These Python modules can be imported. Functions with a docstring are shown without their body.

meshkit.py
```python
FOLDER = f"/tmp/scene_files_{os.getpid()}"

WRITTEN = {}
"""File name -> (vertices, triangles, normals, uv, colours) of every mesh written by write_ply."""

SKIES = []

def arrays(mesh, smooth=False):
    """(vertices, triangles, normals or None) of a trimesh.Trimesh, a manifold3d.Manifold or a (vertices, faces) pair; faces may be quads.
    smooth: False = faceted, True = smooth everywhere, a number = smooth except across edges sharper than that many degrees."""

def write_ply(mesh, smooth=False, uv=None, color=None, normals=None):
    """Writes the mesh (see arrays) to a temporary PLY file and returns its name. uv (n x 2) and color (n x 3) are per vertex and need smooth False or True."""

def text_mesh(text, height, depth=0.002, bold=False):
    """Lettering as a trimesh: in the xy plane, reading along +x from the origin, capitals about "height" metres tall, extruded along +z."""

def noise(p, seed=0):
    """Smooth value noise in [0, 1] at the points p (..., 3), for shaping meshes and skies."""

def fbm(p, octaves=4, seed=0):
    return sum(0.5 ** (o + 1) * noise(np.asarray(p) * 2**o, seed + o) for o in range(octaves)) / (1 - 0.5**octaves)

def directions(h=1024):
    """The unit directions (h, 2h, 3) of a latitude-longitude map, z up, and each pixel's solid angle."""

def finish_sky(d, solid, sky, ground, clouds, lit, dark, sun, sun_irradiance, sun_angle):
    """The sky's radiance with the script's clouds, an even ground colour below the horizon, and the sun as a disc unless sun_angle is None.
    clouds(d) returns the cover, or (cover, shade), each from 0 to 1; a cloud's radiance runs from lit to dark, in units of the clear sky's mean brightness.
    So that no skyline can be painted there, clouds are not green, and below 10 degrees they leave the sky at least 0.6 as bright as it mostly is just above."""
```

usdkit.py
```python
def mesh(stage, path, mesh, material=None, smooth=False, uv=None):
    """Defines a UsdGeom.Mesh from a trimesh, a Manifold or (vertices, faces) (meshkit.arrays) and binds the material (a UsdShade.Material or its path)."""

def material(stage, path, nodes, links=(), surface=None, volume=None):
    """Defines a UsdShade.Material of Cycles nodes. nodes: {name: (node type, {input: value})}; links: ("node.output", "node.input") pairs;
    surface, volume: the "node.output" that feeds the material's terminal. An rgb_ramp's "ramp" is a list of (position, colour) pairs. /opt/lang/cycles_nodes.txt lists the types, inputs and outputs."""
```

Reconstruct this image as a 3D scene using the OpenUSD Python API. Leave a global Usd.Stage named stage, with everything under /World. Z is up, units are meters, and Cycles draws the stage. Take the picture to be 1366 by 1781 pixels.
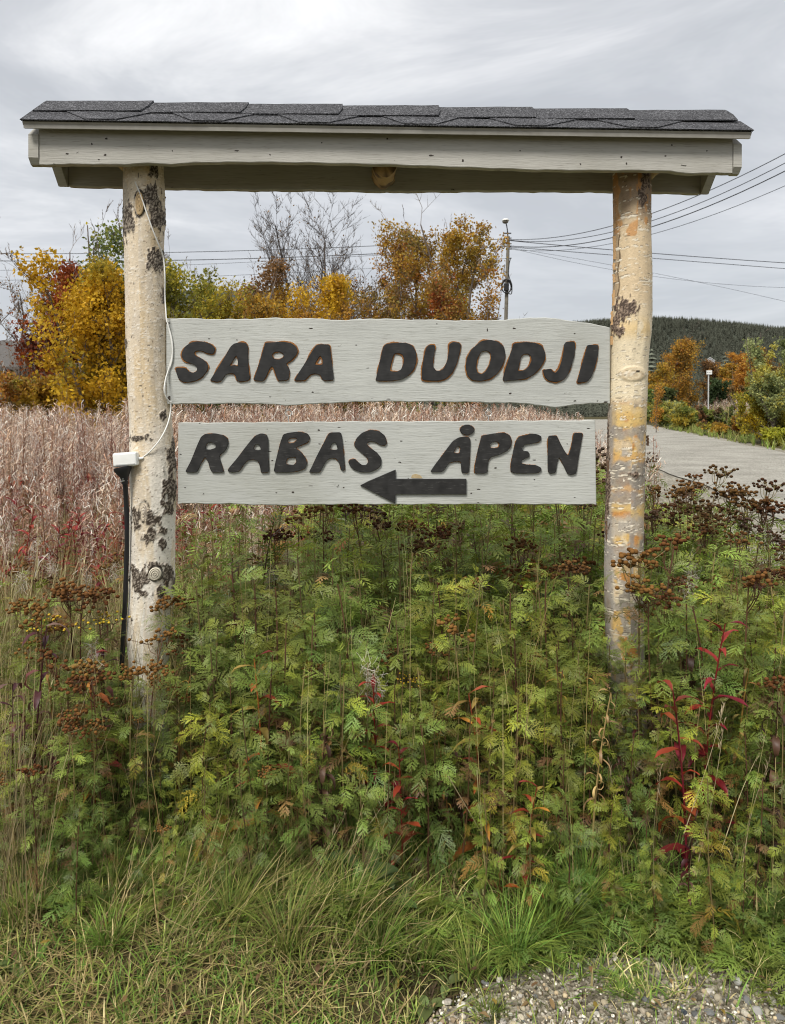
import math, numpy as np, trimesh, usdkit, meshkit
from shapely.geometry import Polygon, LineString, Point
from shapely import union_all
from pxr import Usd, UsdGeom, UsdLux, UsdShade, Gf, Sdf, Vt
stage = Usd.Stage.CreateInMemory()
UsdGeom.SetStageUpAxis(stage, 'Z'); UsdGeom.SetStageMetersPerUnit(stage, 1.0)
UsdGeom.Xform.Define(stage, '/World'); UsdGeom.Scope.Define(stage, '/World/Looks')
T = Sdf.ValueTypeNames
# ------------------------------------------------------------------ camera, sky, sun
EYE, F, CX, HY = 1.10, 1348.0, 683.0, 720.0
cam = UsdGeom.Camera.Define(stage, '/World/camera')
UsdGeom.Xformable(cam).AddTranslateOp().Set(Gf.Vec3d(0, 0, EYE)); UsdGeom.Xformable(cam).AddRotateXOp().Set(90.0)
cam.CreateHorizontalApertureAttr(36.0); cam.CreateFocalLengthAttr(36.0 * F / 1366)
cam.CreateVerticalApertureAttr(36.0 * 1781 / 1366)
cam.CreateVerticalApertureOffsetAttr(-(890.5 - HY) / 1366 * 36.0)
cam.CreateFStopAttr(15.0); cam.CreateFocusDistanceAttr(2.1)
cam.CreateExposureAttr(1.32)
SUN_AZ, SUN_EL = math.radians(-150), math.radians(52)      # azimuth from +Y clockwise: behind the camera, left
sd = np.array([math.sin(SUN_AZ) * math.cos(SUN_EL), math.cos(SUN_AZ) * math.cos(SUN_EL), math.sin(SUN_EL)])
sun = UsdLux.DistantLight.Define(stage, '/World/sun')
sun.CreateIntensityAttr(0.40); sun.CreateAngleAttr(18.0); sun.CreateNormalizeAttr(True) if hasattr(sun, 'CreateNormalizeAttr') else None
sun.CreateColorAttr(Gf.Vec3f(1.0, .965, .91))
UsdGeom.Xformable(sun).AddRotateZOp().Set(-math.degrees(SUN_AZ)); UsdGeom.Xformable(sun).AddRotateXOp().Set(-(90 - math.degrees(SUN_EL)))
CLOUD = 2.35
skym = usdkit.material(stage, '/World/Looks/sky_look', {
    'sky': ('sky_texture', {'sky_type': 'single_scattering', 'sun_disc': False, 'sun_elevation': SUN_EL, 'sun_rotation': SUN_AZ % (2 * math.pi)}),
    'tc': ('texture_coordinate', {}), 'map': ('mapping', {'scale': (1.1, 1.1, 4.0), 'location': (1.3, 2.2, .8)}),
    'n': ('noise_texture', {'scale': 1.7, 'detail': 8.0, 'roughness': .6, 'distortion': .5}),
    'r': ('rgb_ramp', {'ramp': [(0.0, (.68 * CLOUD, .70 * CLOUD, .735 * CLOUD)), (.38, (.76 * CLOUD, .785 * CLOUD, .825 * CLOUD)), (.50, (.90 * CLOUD, .92 * CLOUD, .955 * CLOUD)), (.60, (1.12 * CLOUD, 1.13 * CLOUD, 1.15 * CLOUD)), (.72, (1.42 * CLOUD, 1.42 * CLOUD, 1.42 * CLOUD)), (1.0, (1.7 * CLOUD, 1.7 * CLOUD, 1.7 * CLOUD))]}),
    'mx': ('mix', {'fac': .96}), 'bg': ('background_shader', {'strength': .13})},
    [('tc.generated', 'map.vector'), ('map.vector', 'n.vector'), ('n.fac', 'r.fac'), ('sky.color', 'mx.color1'), ('r.color', 'mx.color2'), ('mx.color', 'bg.color')], surface='bg.background')
dome = UsdLux.DomeLight.Define(stage, '/World/sky'); dome.CreateIntensityAttr(1.0)
UsdShade.MaterialBindingAPI.Apply(dome.GetPrim()).Bind(skym)
dome.GetPrim().SetCustomDataByKey('kind', 'structure')
dome.GetPrim().SetCustomDataByKey('label', 'overcast grey and white cloudy sky over the whole scene'); dome.GetPrim().SetCustomDataByKey('category', 'sky')
for pr in (sun.GetPrim(),): pr.SetCustomDataByKey('kind', 'structure')

# ------------------------------------------------------------------ helpers
used = {}
def numbered(parent, name):
    k = (parent, name); n = used.get(k, -1) + 1; used[k] = n
    return f'{parent}/{name}' if n == 0 else f'{parent}/{name}_{n:03d}'
def tag(p, label=None, cat=None, group=None, kind=None):
    p = p.GetPrim() if hasattr(p, 'GetPrim') else p
    for k, v in (('label', label), ('category', cat), ('group', group), ('kind', kind)):
        if v: p.SetCustomDataByKey(k, v)
    return p
OFF = {}
def thing(name, label, cat, loc=(0, 0, 0), rotz=None, scale=None, group=None, kind=None, parent='/World', ref=None):
    path = numbered(parent, name); x = UsdGeom.Xform.Define(stage, path)
    x.AddTranslateOp().Set(Gf.Vec3d(*map(float, loc)))
    if rotz is not None: x.AddRotateZOp().Set(float(rotz))
    if scale is not None: x.AddScaleOp().Set(Gf.Vec3f(float(scale)))
    OFF[path] = np.array(loc, float)
    if ref: x.GetPrim().GetReferences().AddInternalReference(ref); x.GetPrim().SetInstanceable(True)
    tag(x, label, cat, group, kind); return x.GetPrim()
def prim_off(p): return OFF.get(str(p.GetPath()), np.zeros(3))
def obj(name, mesh, mat, parent=None, smooth=False, col=None, local=False, label=None, uv=None):
    """ONE mesh prim; vertices in world coordinates (made relative to the parent thing) unless local."""
    pp = str(parent.GetPath()) if parent is not None else '/World'
    path = numbered(pp, name); v, f, n = meshkit.arrays(mesh, smooth)
    off = np.zeros(3)
    if parent is not None:
        off = prim_off(parent)
    if not local: v = v - off
    OFF[path] = off
    m = UsdGeom.Mesh.Define(stage, path)
    m.CreatePointsAttr(Vt.Vec3fArray.FromNumpy(v.astype(np.float32)))
    m.CreateFaceVertexCountsAttr(Vt.IntArray.FromNumpy(np.full(len(f), 3, np.int32)))
    m.CreateFaceVertexIndicesAttr(Vt.IntArray.FromNumpy(f.astype(np.int32).ravel()))
    m.CreateSubdivisionSchemeAttr('none')
    if n is not None:
        m.CreateNormalsAttr(Vt.Vec3fArray.FromNumpy(n.astype(np.float32))); m.SetNormalsInterpolation('vertex')
    if col is not None:
        c = np.asarray(col, np.float32)
        if c.ndim == 1: c = np.tile(c, (len(v), 1))
        UsdGeom.PrimvarsAPI(m).CreatePrimvar('Cd', T.Color3fArray, 'vertex').Set(Vt.Vec3fArray.FromNumpy(c))
    UsdShade.MaterialBindingAPI.Apply(m.GetPrim()).Bind(mat)
    if label: m.GetPrim().SetCustomDataByKey('label', label)
    return m.GetPrim()
def scatter(name, protos, pos, idx, rotz, scl, label=None, cat=None, parent=None, tilt=None, group=None):
    """A PointInstancer of kind stuff; protos: list of (mesh, mat, smooth, col)."""
    pp = str(parent.GetPath()) if parent is not None else '/World'
    path = numbered(pp, name); pi = UsdGeom.PointInstancer.Define(stage, path); kid = []
    for i, (mesh, mat, sm, col) in enumerate(protos):
        p = obj('piece', mesh, mat, pi.GetPrim(), sm, col, local=True); kid.append(p.GetPath())
    pi.CreatePrototypesRel().SetTargets(kid)
    n = len(pos); pi.CreateProtoIndicesAttr(Vt.IntArray.FromNumpy(np.asarray(idx, np.int32)))
    pi.CreatePositionsAttr(Vt.Vec3fArray.FromNumpy(np.asarray(pos, np.float32)))
    a = np.radians(np.asarray(rotz)) / 2; q = np.zeros((n, 4)); q[:, 0] = np.cos(a); q[:, 3] = np.sin(a)
    if tilt is not None:
        b = np.asarray(tilt) / 2; cb, sb = np.cos(b), np.sin(b)      # q_z * q_x
        q = np.stack([q[:, 0] * cb, q[:, 0] * sb, q[:, 3] * sb, q[:, 3] * cb], 1)
    pi.CreateOrientationsAttr(Vt.QuathArray([Gf.Quath(float(r[0]), float(r[1]), float(r[2]), float(r[3])) for r in q]))
    s = np.asarray(scl, np.float32); s = np.repeat(s[:, None], 3, 1) if s.ndim == 1 else s
    pi.CreateScalesAttr(Vt.Vec3fArray.FromNumpy(s.astype(np.float32)))
    tag(pi, label, cat, group, 'stuff'); return pi.GetPrim()
class MB:
    def __init__(s): s.v, s.f, s.c, s.n = [], [], [], 0
    def add(s, v, f, c=(.5, .5, .5)):
        v = np.asarray(v, float); c = np.asarray(c, float)
        if c.ndim == 1: c = np.tile(c, (len(v), 1))
        s.v.append(v); s.f.append(np.asarray(f, int) + s.n); s.c.append(c); s.n += len(v)
    def get(s): return (np.vstack(s.v), np.vstack(s.f)), np.vstack(s.c)
def tri(q):
    q = np.asarray(q); return np.vstack([q[:, [0, 1, 2]], q[:, [0, 2, 3]]])
def PX(p):
    p = np.asarray(p, float); return CX + F * p[..., 0] / p[..., 1], HY - F * (p[..., 2] - EYE) / p[..., 1]
def WP(px, py, Y): return np.array([(px - CX) / F * Y, Y, EYE + (HY - py) / F * Y])
def sm01(x): x = np.clip(x, 0, 1); return x * x * (3 - 2 * x)
def tube(pts, rad, sides=6, cap=True):
    p = np.asarray(pts, float); n = len(p); rad = np.broadcast_to(rad, (n,))
    t = np.gradient(p, axis=0); t /= np.linalg.norm(t, axis=1, keepdims=True) + 1e-12
    up = np.array([0, 0, 1.0]) if abs(t[:, 2]).mean() < .8 else np.array([1.0, 0, 0])
    a = np.cross(t, up); a /= np.linalg.norm(a, axis=1, keepdims=True) + 1e-12; b = np.cross(t, a)
    an = np.arange(sides) * 2 * np.pi / sides
    v = p[:, None] + rad[:, None, None] * (np.cos(an)[None, :, None] * a[:, None] + np.sin(an)[None, :, None] * b[:, None])
    i, j = np.meshgrid(np.arange(n - 1), np.arange(sides), indexing='ij')
    q = np.stack([i * sides + j, i * sides + (j + 1) % sides, (i + 1) * sides + (j + 1) % sides, (i + 1) * sides + j], -1).reshape(-1, 4)
    v = v.reshape(-1, 3); f = tri(q)
    if cap:
        v = np.vstack([v, p[:1], p[-1:]]); k = len(v)
        e = np.array([[(jj + 1) % sides, jj, k - 2] for jj in range(sides)] + [[(n - 1) * sides + jj, (n - 1) * sides + (jj + 1) % sides, k - 1] for jj in range(sides)])
        f = np.vstack([f, e])
    return v, f
def segs_mesh(p0, p1, r0, r1, sides=3):
    d = p1 - p0; d = d / (np.linalg.norm(d, axis=1, keepdims=True) + 1e-12)
    ref = np.where(np.abs(d[:, 2:]) < .9, [0, 0, 1.0], [1.0, 0, 0]); a = np.cross(d, ref); a /= np.linalg.norm(a, axis=1, keepdims=True) + 1e-12; b = np.cross(d, a)
    an = np.arange(sides) * 2 * np.pi / sides
    ring = np.cos(an)[None, :, None] * a[:, None] + np.sin(an)[None, :, None] * b[:, None]
    v = np.concatenate([p0[:, None] + r0[:, None, None] * ring, p1[:, None] + r1[:, None, None] * ring], 1)
    n = len(p0); base = np.arange(n)[:, None, None] * 2 * sides; j = np.arange(sides)
    q = np.stack([j, (j + 1) % sides, sides + (j + 1) % sides, sides + j], -1)[None] + base
    return v.reshape(-1, 3), tri(q.reshape(-1, 4))
def spline(pts, n=40):
    p = np.asarray(pts, float); k = len(p); pp = np.vstack([2 * p[0] - p[1], p, 2 * p[-1] - p[-2]])
    out = []
    for t in np.linspace(0, k - 1 - 1e-9, n):
        i = int(t); u = t - i; a, b, c, d = pp[i], pp[i + 1], pp[i + 2], pp[i + 3]
        out.append(.5 * (2 * b + (c - a) * u + (2 * a - 5 * b + 4 * c - d) * u * u + (3 * b - a - 3 * c + d) * u ** 3))
    return np.array(out)
def chaikin(p, it=1):
    p = np.asarray(p, float)
    for _ in range(it):
        q = np.roll(p, -1, 0); p = np.stack([.86 * p + .14 * q, .14 * p + .86 * q], 1).reshape(-1, 2)
    return p
def box(lo, hi): 
    m = trimesh.creation.box(np.subtract(hi, lo)); m.apply_translation((np.add(hi, lo)) / 2.0); return m
def rbox(size, r=.003, rot=None, loc=(0, 0, 0)):
    """A box with rounded edges: hull of eight small spheres."""
    s = np.array(size) / 2 - r; ic = trimesh.creation.icosphere(1, r).vertices
    pts = np.vstack([ic + np.array([sx, sy, sz]) * s for sx in (-1, 1) for sy in (-1, 1) for sz in (-1, 1)])
    m = trimesh.convex.convex_hull(pts)
    if rot is not None: m.apply_transform(trimesh.transformations.euler_matrix(*rot))
    m.apply_translation(loc); return m
# ------------------------------------------------------------------ materials
L = '/World/Looks/'
def simple(name, col, rough=.6, noise=None, spec=.4, metal=0.0, bump=None):
    nodes = {'p': ('principled_bsdf', {'base_color': col, 'roughness': rough, 'specular_ior_level': spec, 'metallic': metal})}; links = []
    if noise:
        sc, c2 = noise
        nodes.update({'g': ('geometry', {}), 'n': ('noise_texture', {'scale': sc, 'detail': 5.0, 'roughness': .6}), 'r': ('rgb_ramp', {'ramp': [(.3, col), (.7, c2)]})})
        links += [('g.position', 'n.vector'), ('n.fac', 'r.fac'), ('r.color', 'p.base_color')]
        if bump:
            nodes['b'] = ('bump', {'strength': bump[0], 'distance': bump[1]}); links += [('n.fac', 'b.height'), ('b.normal', 'p.normal')]
    return usdkit.material(stage, L + name, nodes, links, surface='p.BSDF')
def vegmat(name, trans=.35, rough=.55, vary=(.72, 1.3), spec=.25):
    """Leaf or stem colour from the mesh's own Cd, a little lighter or darker from plant to plant; part of the light goes through."""
    nodes = {'a': ('attribute', {'attribute': 'Cd'}), 'o': ('object_info', {}),
             'm': ('map_range', {'from_min': 0., 'from_max': 1., 'to_min': vary[0], 'to_max': vary[1]}), 
             'h': ('hsv', {'saturation': 1.0}), 'mh': ('map_range', {'from_min': 0., 'from_max': 1., 'to_min': .488, 'to_max': .515}),
             'p': ('principled_bsdf', {'roughness': rough, 'specular_ior_level': spec})}
    links = [('a.color', 'h.color'), ('o.random', 'm.value'), ('m.result', 'h.value'), ('o.random', 'mh.value'), ('mh.result', 'h.hue'), ('h.color', 'p.base_color')]
    if trans > 0:
        nodes.update({'t': ('translucent_bsdf', {}), 'x': ('mix_closure', {'fac': trans})})
        links += [('h.color', 't.color'), ('p.BSDF', 'x.closure1'), ('t.BSDF', 'x.closure2')]
    return usdkit.material(stage, L + name, nodes, links, surface='x.closure' if trans > 0 else 'p.BSDF')
leafM = vegmat('leaf', .22, .5, (.62, 1.45), .45); stemM = vegmat('stem', 0., .6); headM = vegmat('flower_head', 0., .85, spec=.1); strawM = vegmat('straw', .25, .6)
crownM = vegmat('crown_leaves', .4, .6, (.98, 1.02)); barkM = vegmat('tree_bark', 0., .85, (.95, 1.05), .1); coniferM = vegmat('conifer', 0., .9, (.75, 1.2), .05)
stoneM = vegmat('stone', 0., .85, (.6, 1.4), .2)
def cdmat(name, rough, fine, strength, dist, stretch=(1, 1, 1), spec=.3):
    nodes = {'a': ('attribute', {'attribute': 'Cd'}), 'g': ('geometry', {}), 'mp': ('mapping', {'scale': stretch}),
             'n': ('noise_texture', {'scale': fine, 'detail': 5.0, 'roughness': .65}), 'b': ('bump', {'strength': strength, 'distance': dist}),
             'r': ('map_range', {'from_min': .3, 'from_max': .7, 'to_min': .82, 'to_max': 1.15}), 'h': ('hsv', {}),
             'p': ('principled_bsdf', {'roughness': rough, 'specular_ior_level': spec})}
    return usdkit.material(stage, L + name, nodes, [('g.position', 'mp.vector'), ('mp.vector', 'n.vector'), ('n.fac', 'b.height'), ('b.normal', 'p.normal'),
        ('a.color', 'h.color'), ('n.fac', 'r.value'), ('r.result', 'h.value'), ('h.color', 'p.base_color')], surface='p.BSDF')
birchM = cdmat('birch_bark', .6, 60, .35, .004, (3, 3, 14))
woodM = cdmat('bare_wood', .7, 120, .4, .003)
def paintmat(name, base, grain_rot=False):
    """Grey exterior paint over sawn wood: long horizontal grain, fine cracks and small dark nicks, faint dirt."""
    b = np.array(base)
    nodes = {'g': ('geometry', {}), 'mp': ('mapping', {'scale': (2.2, 8, 70)}), 'n': ('noise_texture', {'scale': 4.0, 'detail': 6.0, 'roughness': .6, 'distortion': .1}),
             'mp2': ('mapping', {'scale': (9, 20, 260)}), 'n2': ('noise_texture', {'scale': 3.0, 'detail': 4.0, 'roughness': .6}),
             'mp3': ('mapping', {'scale': (16, 16, 42)}), 'n3': ('noise_texture', {'scale': 2.0, 'detail': 5.0, 'roughness': .6}),
             'n4': ('noise_texture', {'scale': 3.2, 'detail': 4.0}),
             'r1': ('rgb_ramp', {'ramp': [(.25, b * .80), (.47, b * .98), (.75, b * 1.07)]}),
             'r2': ('rgb_ramp', {'ramp': [(.27, (.28, .26, .23)), (.36, (.78, .77, .74)), (.44, (1, 1, 1))]}),
             'r3': ('rgb_ramp', {'ramp': [(.27, (.1, .09, .075)), (.298, (.95, .95, .94)), (.32, (1, 1, 1))]}),
             'r4': ('rgb_ramp', {'ramp': [(.33, (.86, .855, .82)), (.5, (.98, .98, .97)), (.68, (1.06, 1.06, 1.05))]}),
             'm1': ('mix', {'mix_type': 'multiply', 'fac': .8}), 'm2': ('mix', {'mix_type': 'multiply', 'fac': 1.0}), 'm3': ('mix', {'mix_type': 'multiply', 'fac': 1.0}),
             'ha': ('math', {'math_type': 'multiply_add', 'value2': .55}),
             'b': ('bump', {'strength': .5, 'distance': .0018}), 'p': ('principled_bsdf', {'roughness': .62, 'specular_ior_level': .3})}
    links = [('g.position', 'mp.vector'), ('g.position', 'mp2.vector'), ('g.position', 'mp3.vector'), ('g.position', 'n4.vector'), ('mp.vector', 'n.vector'), ('mp2.vector', 'n2.vector'), ('mp3.vector', 'n3.vector'),
             ('n.fac', 'r1.fac'), ('n2.fac', 'r2.fac'), ('n3.fac', 'r3.fac'), ('n4.fac', 'r4.fac'),
             ('r1.color', 'm1.color1'), ('r2.color', 'm1.color2'), ('m1.color', 'm2.color1'), ('r3.color', 'm2.color2'), ('m2.color', 'm3.color1'), ('r4.color', 'm3.color2'), ('m3.color', 'p.base_color'),
             ('n.fac', 'ha.value1'), ('n2.fac', 'ha.value3'), ('ha.value', 'b.height'), ('b.normal', 'p.normal')]
    return usdkit.material(stage, L + name, nodes, links, surface='p.BSDF')
paintM = paintmat('grey_paint', (.47, .478, .45)); fasciaM = paintmat('fascia_paint', (.43, .415, .375))
trimM = simple('roof_board_paint', (.33, .315, .28), .6, (30, (.26, .245, .21)))
metalM = simple('metal', (.55, .55, .53), .35, metal=.9); plasticM = simple('white_plastic', (.82, .82, .79), .35, (25, (.74, .74, .70)))
wireM = simple('white_wire', (.75, .74, .70), .45); rubberM = simple('black_rubber', (.012, .012, .013), .5); poleM = simple('weathered_pole', (.12, .105, .08), .8, (8, (.20, .18, .14)))
cableM = simple('overhead_cable', (.03, .03, .035), .6); lampM = simple('lamp_glass', (.75, .74, .70), .3)
shingleM = usdkit.material(stage, L + 'shingle', {'g': ('geometry', {}), 'v': ('voronoi_texture', {'scale': 420.0}), 'n': ('noise_texture', {'scale': 14.0, 'detail': 4.0}), 'o': ('object_info', {}),
    'r': ('rgb_ramp', {'ramp': [(0., (.020, .020, .022)), (.45, (.048, .048, .051)), (.75, (.085, .085, .09)), (1., (.20, .20, .21))]}), 's': ('separate_color', {}), 'a': ('math', {'math_type': 'multiply_add', 'value2': .35, 'value3': -.17}),
    'ad': ('math', {'math_type': 'add'}), 'b': ('bump', {'strength': .6, 'distance': .0012}), 'p': ('principled_bsdf', {'roughness': .9, 'specular_ior_level': .2})},
    [('g.position', 'v.vector'), ('g.position', 'n.vector'), ('v.color', 's.color'), ('n.fac', 'a.value1'), ('s.r', 'ad.value1'), ('a.value', 'ad.value2'), ('ad.value', 'r.fac'), ('r.color', 'p.base_color'), ('v.distance', 'b.height'), ('b.normal', 'p.normal')], surface='p.BSDF')
def lettermat(name, scratch):
    return usdkit.material(stage, L + name, {'g': ('geometry', {}), 'mp': ('mapping', {'scale': (14, 20, 120), 'rotation': (0, .12, 0)}), 'n': ('noise_texture', {'scale': 2.6, 'detail': 5.0, 'roughness': .7}), 'n2': ('noise_texture', {'scale': 45.0, 'detail': 4.0}),
        'r': ('rgb_ramp', {'ramp': [(.0, (.016, .0155, .015)), (.66 - scratch * .06, (.026, .025, .024)), (.76 - scratch * .06, (.10, .098, .09)), (.88, (.32, .31, .29))]}), 'r2': ('rgb_ramp', {'ramp': [(.3, (.6, .6, .6)), (.7, (1.3, 1.3, 1.3))]}),
        'm': ('mix', {'mix_type': 'multiply', 'fac': 1.0}), 'b': ('bump', {'strength': .35, 'distance': .001}), 'p': ('principled_bsdf', {'roughness': .5, 'specular_ior_level': .35})},
        [('g.position', 'mp.vector'), ('mp.vector', 'n.vector'), ('g.position', 'n2.vector'), ('n.fac', 'r.fac'), ('n2.fac', 'r2.fac'), ('r.color', 'm.color1'), ('r2.color', 'm.color2'), ('m.color', 'p.base_color'), ('n.fac', 'b.height'), ('b.normal', 'p.normal')], surface='p.BSDF')
letterM = lettermat('black_letter_paint', 0.); letterWornM = lettermat('worn_black_letter_paint', 1.0)
rustM = simple('orange_letter_edge', (.17, .055, .010), .7, (90, (.36, .16, .04)))
groundM = usdkit.material(stage, L + 'ground_soil', {'g': ('geometry', {}), 'n': ('noise_texture', {'scale': 1.1, 'detail': 7.0, 'roughness': .65}), 'n2': ('noise_texture', {'scale': 22.0, 'detail': 6.0, 'roughness': .7}),
    'r': ('rgb_ramp', {'ramp': [(.3, (.045, .050, .018)), (.5, (.075, .065, .030)), (.7, (.12, .095, .050))]}), 'r2': ('rgb_ramp', {'ramp': [(.3, (.35, .33, .3)), (.7, (1.4, 1.4, 1.3))]}), 'm': ('mix', {'mix_type': 'multiply', 'fac': 1.0}),
    'b': ('bump', {'strength': .8, 'distance': .02}), 'p': ('principled_bsdf', {'roughness': .95, 'specular_ior_level': .1})},
    [('g.position', 'n.vector'), ('g.position', 'n2.vector'), ('n.fac', 'r.fac'), ('n2.fac', 'r2.fac'), ('r.color', 'm.color1'), ('r2.color', 'm.color2'), ('m.color', 'p.base_color'), ('n2.fac', 'b.height'), ('b.normal', 'p.normal')], surface='p.BSDF')
def gritmat(name, c0, c1, c2, sc):
    return usdkit.material(stage, L + name, {'g': ('geometry', {}), 'v': ('voronoi_texture', {'scale': sc}), 'n': ('noise_texture', {'scale': .8, 'detail': 6.0, 'roughness': .6}), 's': ('separate_color', {}),
        'r': ('rgb_ramp', {'ramp': [(0., c0), (.5, c1), (1., c2)]}), 'r2': ('rgb_ramp', {'ramp': [(.3, (.70, .69, .67)), (.7, (1.14, 1.14, 1.12))]}), 'm': ('mix', {'mix_type': 'multiply', 'fac': 1.0}),
        'b': ('bump', {'strength': .5, 'distance': .006}), 'p': ('principled_bsdf', {'roughness': .9, 'specular_ior_level': .2})},
        [('g.position', 'v.vector'), ('g.position', 'n.vector'), ('v.color', 's.color'), ('s.r', 'r.fac'), ('n.fac', 'r2.fac'), ('r.color', 'm.color1'), ('r2.color', 'm.color2'), ('m.color', 'p.base_color'), ('v.distance', 'b.height'), ('b.normal', 'p.normal')], surface='p.BSDF')
asphaltM = gritmat('worn_asphalt', (.22, .208, .178), (.32, .305, .265), (.44, .42, .37), 42); shoulderM = gritmat('gravel_shoulder', (.16, .14, .11), (.26, .24, .19), (.40, .37, .31), 30)
gravelM = gritmat('gravel_bed', (.07, .06, .042), (.19, .165, .12), (.36, .33, .26), 170)
hillM = simple('forest_floor', (.020, .026, .016), .95, (.02, (.035, .040, .022)))

# ------------------------------------------------------------------ ground, road, hill
def road_c(y):      # the road's near and far edge in plan
    return 4.5 + .165 * (y - 10.6) , 11.2 + .255 * (y - 22.1)
def gz(x, y):
    x = np.asarray(x, float); y = np.asarray(y, float)
    edge = 1.47 + .03 * np.sin(5 * x) + np.where(x < .05, -.35 * sm01((.15 - x) / .35), 0)
    bank = .115 * sm01((y - edge) / .5)
    n = meshkit.fbm(np.stack([x * .9, y * .9, 0 * x], -1), 3, 5) - .5
    z = bank + .05 * n * sm01((y - 1.2) / .8) + .10 * (meshkit.noise(np.stack([x * .12, y * .12, 0 * x], -1), 9) - .5) * sm01((y - 6) / 10)
    ne, fe = road_c(y); inr = sm01((x - ne + 2.8) / 1.2) * sm01((fe + 1.6 - x) / 1.2) * sm01((y - 1.6) / 2)
    return z * (1 - inr) + inr * (-.05)
def gridmesh(xs, ys, fz):
    X, Y = np.meshgrid(xs, ys, indexing='xy'); Z = fz(X, Y); nx, ny = len(xs), len(ys)
    i, j = np.meshgrid(np.arange(ny - 1), np.arange(nx - 1), indexing='ij'); a = i * nx + j
    return np.stack([X, Y, Z], -1).reshape(-1, 3), tri(np.stack([a, a + 1, a + nx + 1, a + nx], -1).reshape(-1, 4))
sx = np.linspace(-1, 1, 341); sy = np.linspace(-.75, 1, 341)
gx = np.sinh(sx * 8.2) / np.sinh(8.2) * 2500; gy = 1.6 + np.sinh(sy * 8.2) / np.sinh(8.2) * 2500
tag(obj('ground', gridmesh(gx, gy, gz), groundM, smooth=True), 'rough earth of the field and verge under the plants', 'ground', kind='structure')
ry = np.concatenate([np.linspace(3, 40, 60), np.linspace(42, 160, 40)])
def ribbon_road(o0, o1, z):
    ne, fe = road_c(ry); w = np.sin(ry * 1.7) * .05 + np.sin(ry * .63) * .08
    a, b = ne + o0 + w, fe + o1 + np.sin(ry * 1.1) * .08
    t = np.linspace(0, 1, 9); X = a[:, None] * (1 - t) + b[:, None] * t; crown = .0 * t
    V = np.stack([X, np.repeat(ry[:, None], 9, 1), np.full_like(X, z) + crown], -1).reshape(-1, 3)
    i, j = np.meshgrid(np.arange(len(ry) - 1), np.arange(8), indexing='ij'); q = i * 9 + j
    return V, tri(np.stack([q, q + 1, q + 10, q + 9], -1).reshape(-1, 4))
tag(obj('road_shoulder', ribbon_road(-1.5, .5, -.02), shoulderM, smooth=True), 'pale gravel shoulder along the near edge of the road', 'road shoulder', kind='structure')
tag(obj('road', ribbon_road(0, 0, .0), asphaltM, smooth=True), 'worn pale grey asphalt road behind the right birch post', 'road', kind='structure')
gp = Polygon([(.02, 1.05), (.03, 1.36), (.10, 1.43), (.19, 1.49), (.30, 1.535), (.42, 1.55), (.55, 1.54), (.70, 1.52), (.95, 1.5), (1.3, 1.3), (1.3, .9), (.0, .8)])
def sheet(poly, fz, step=.03):
    xs = np.arange(poly.bounds[0], poly.bounds[2] + step, step); ys = np.arange(poly.bounds[1], poly.bounds[3] + step, step)
    v, f = gridmesh(xs, ys, fz); c = v[f].mean(1); import shapely
    k = shapely.contains_xy(poly, c[:, 0], c[:, 1]); u_, i_ = np.unique(f[k], return_inverse=True); return v[u_], i_.reshape(-1, 3)
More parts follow.
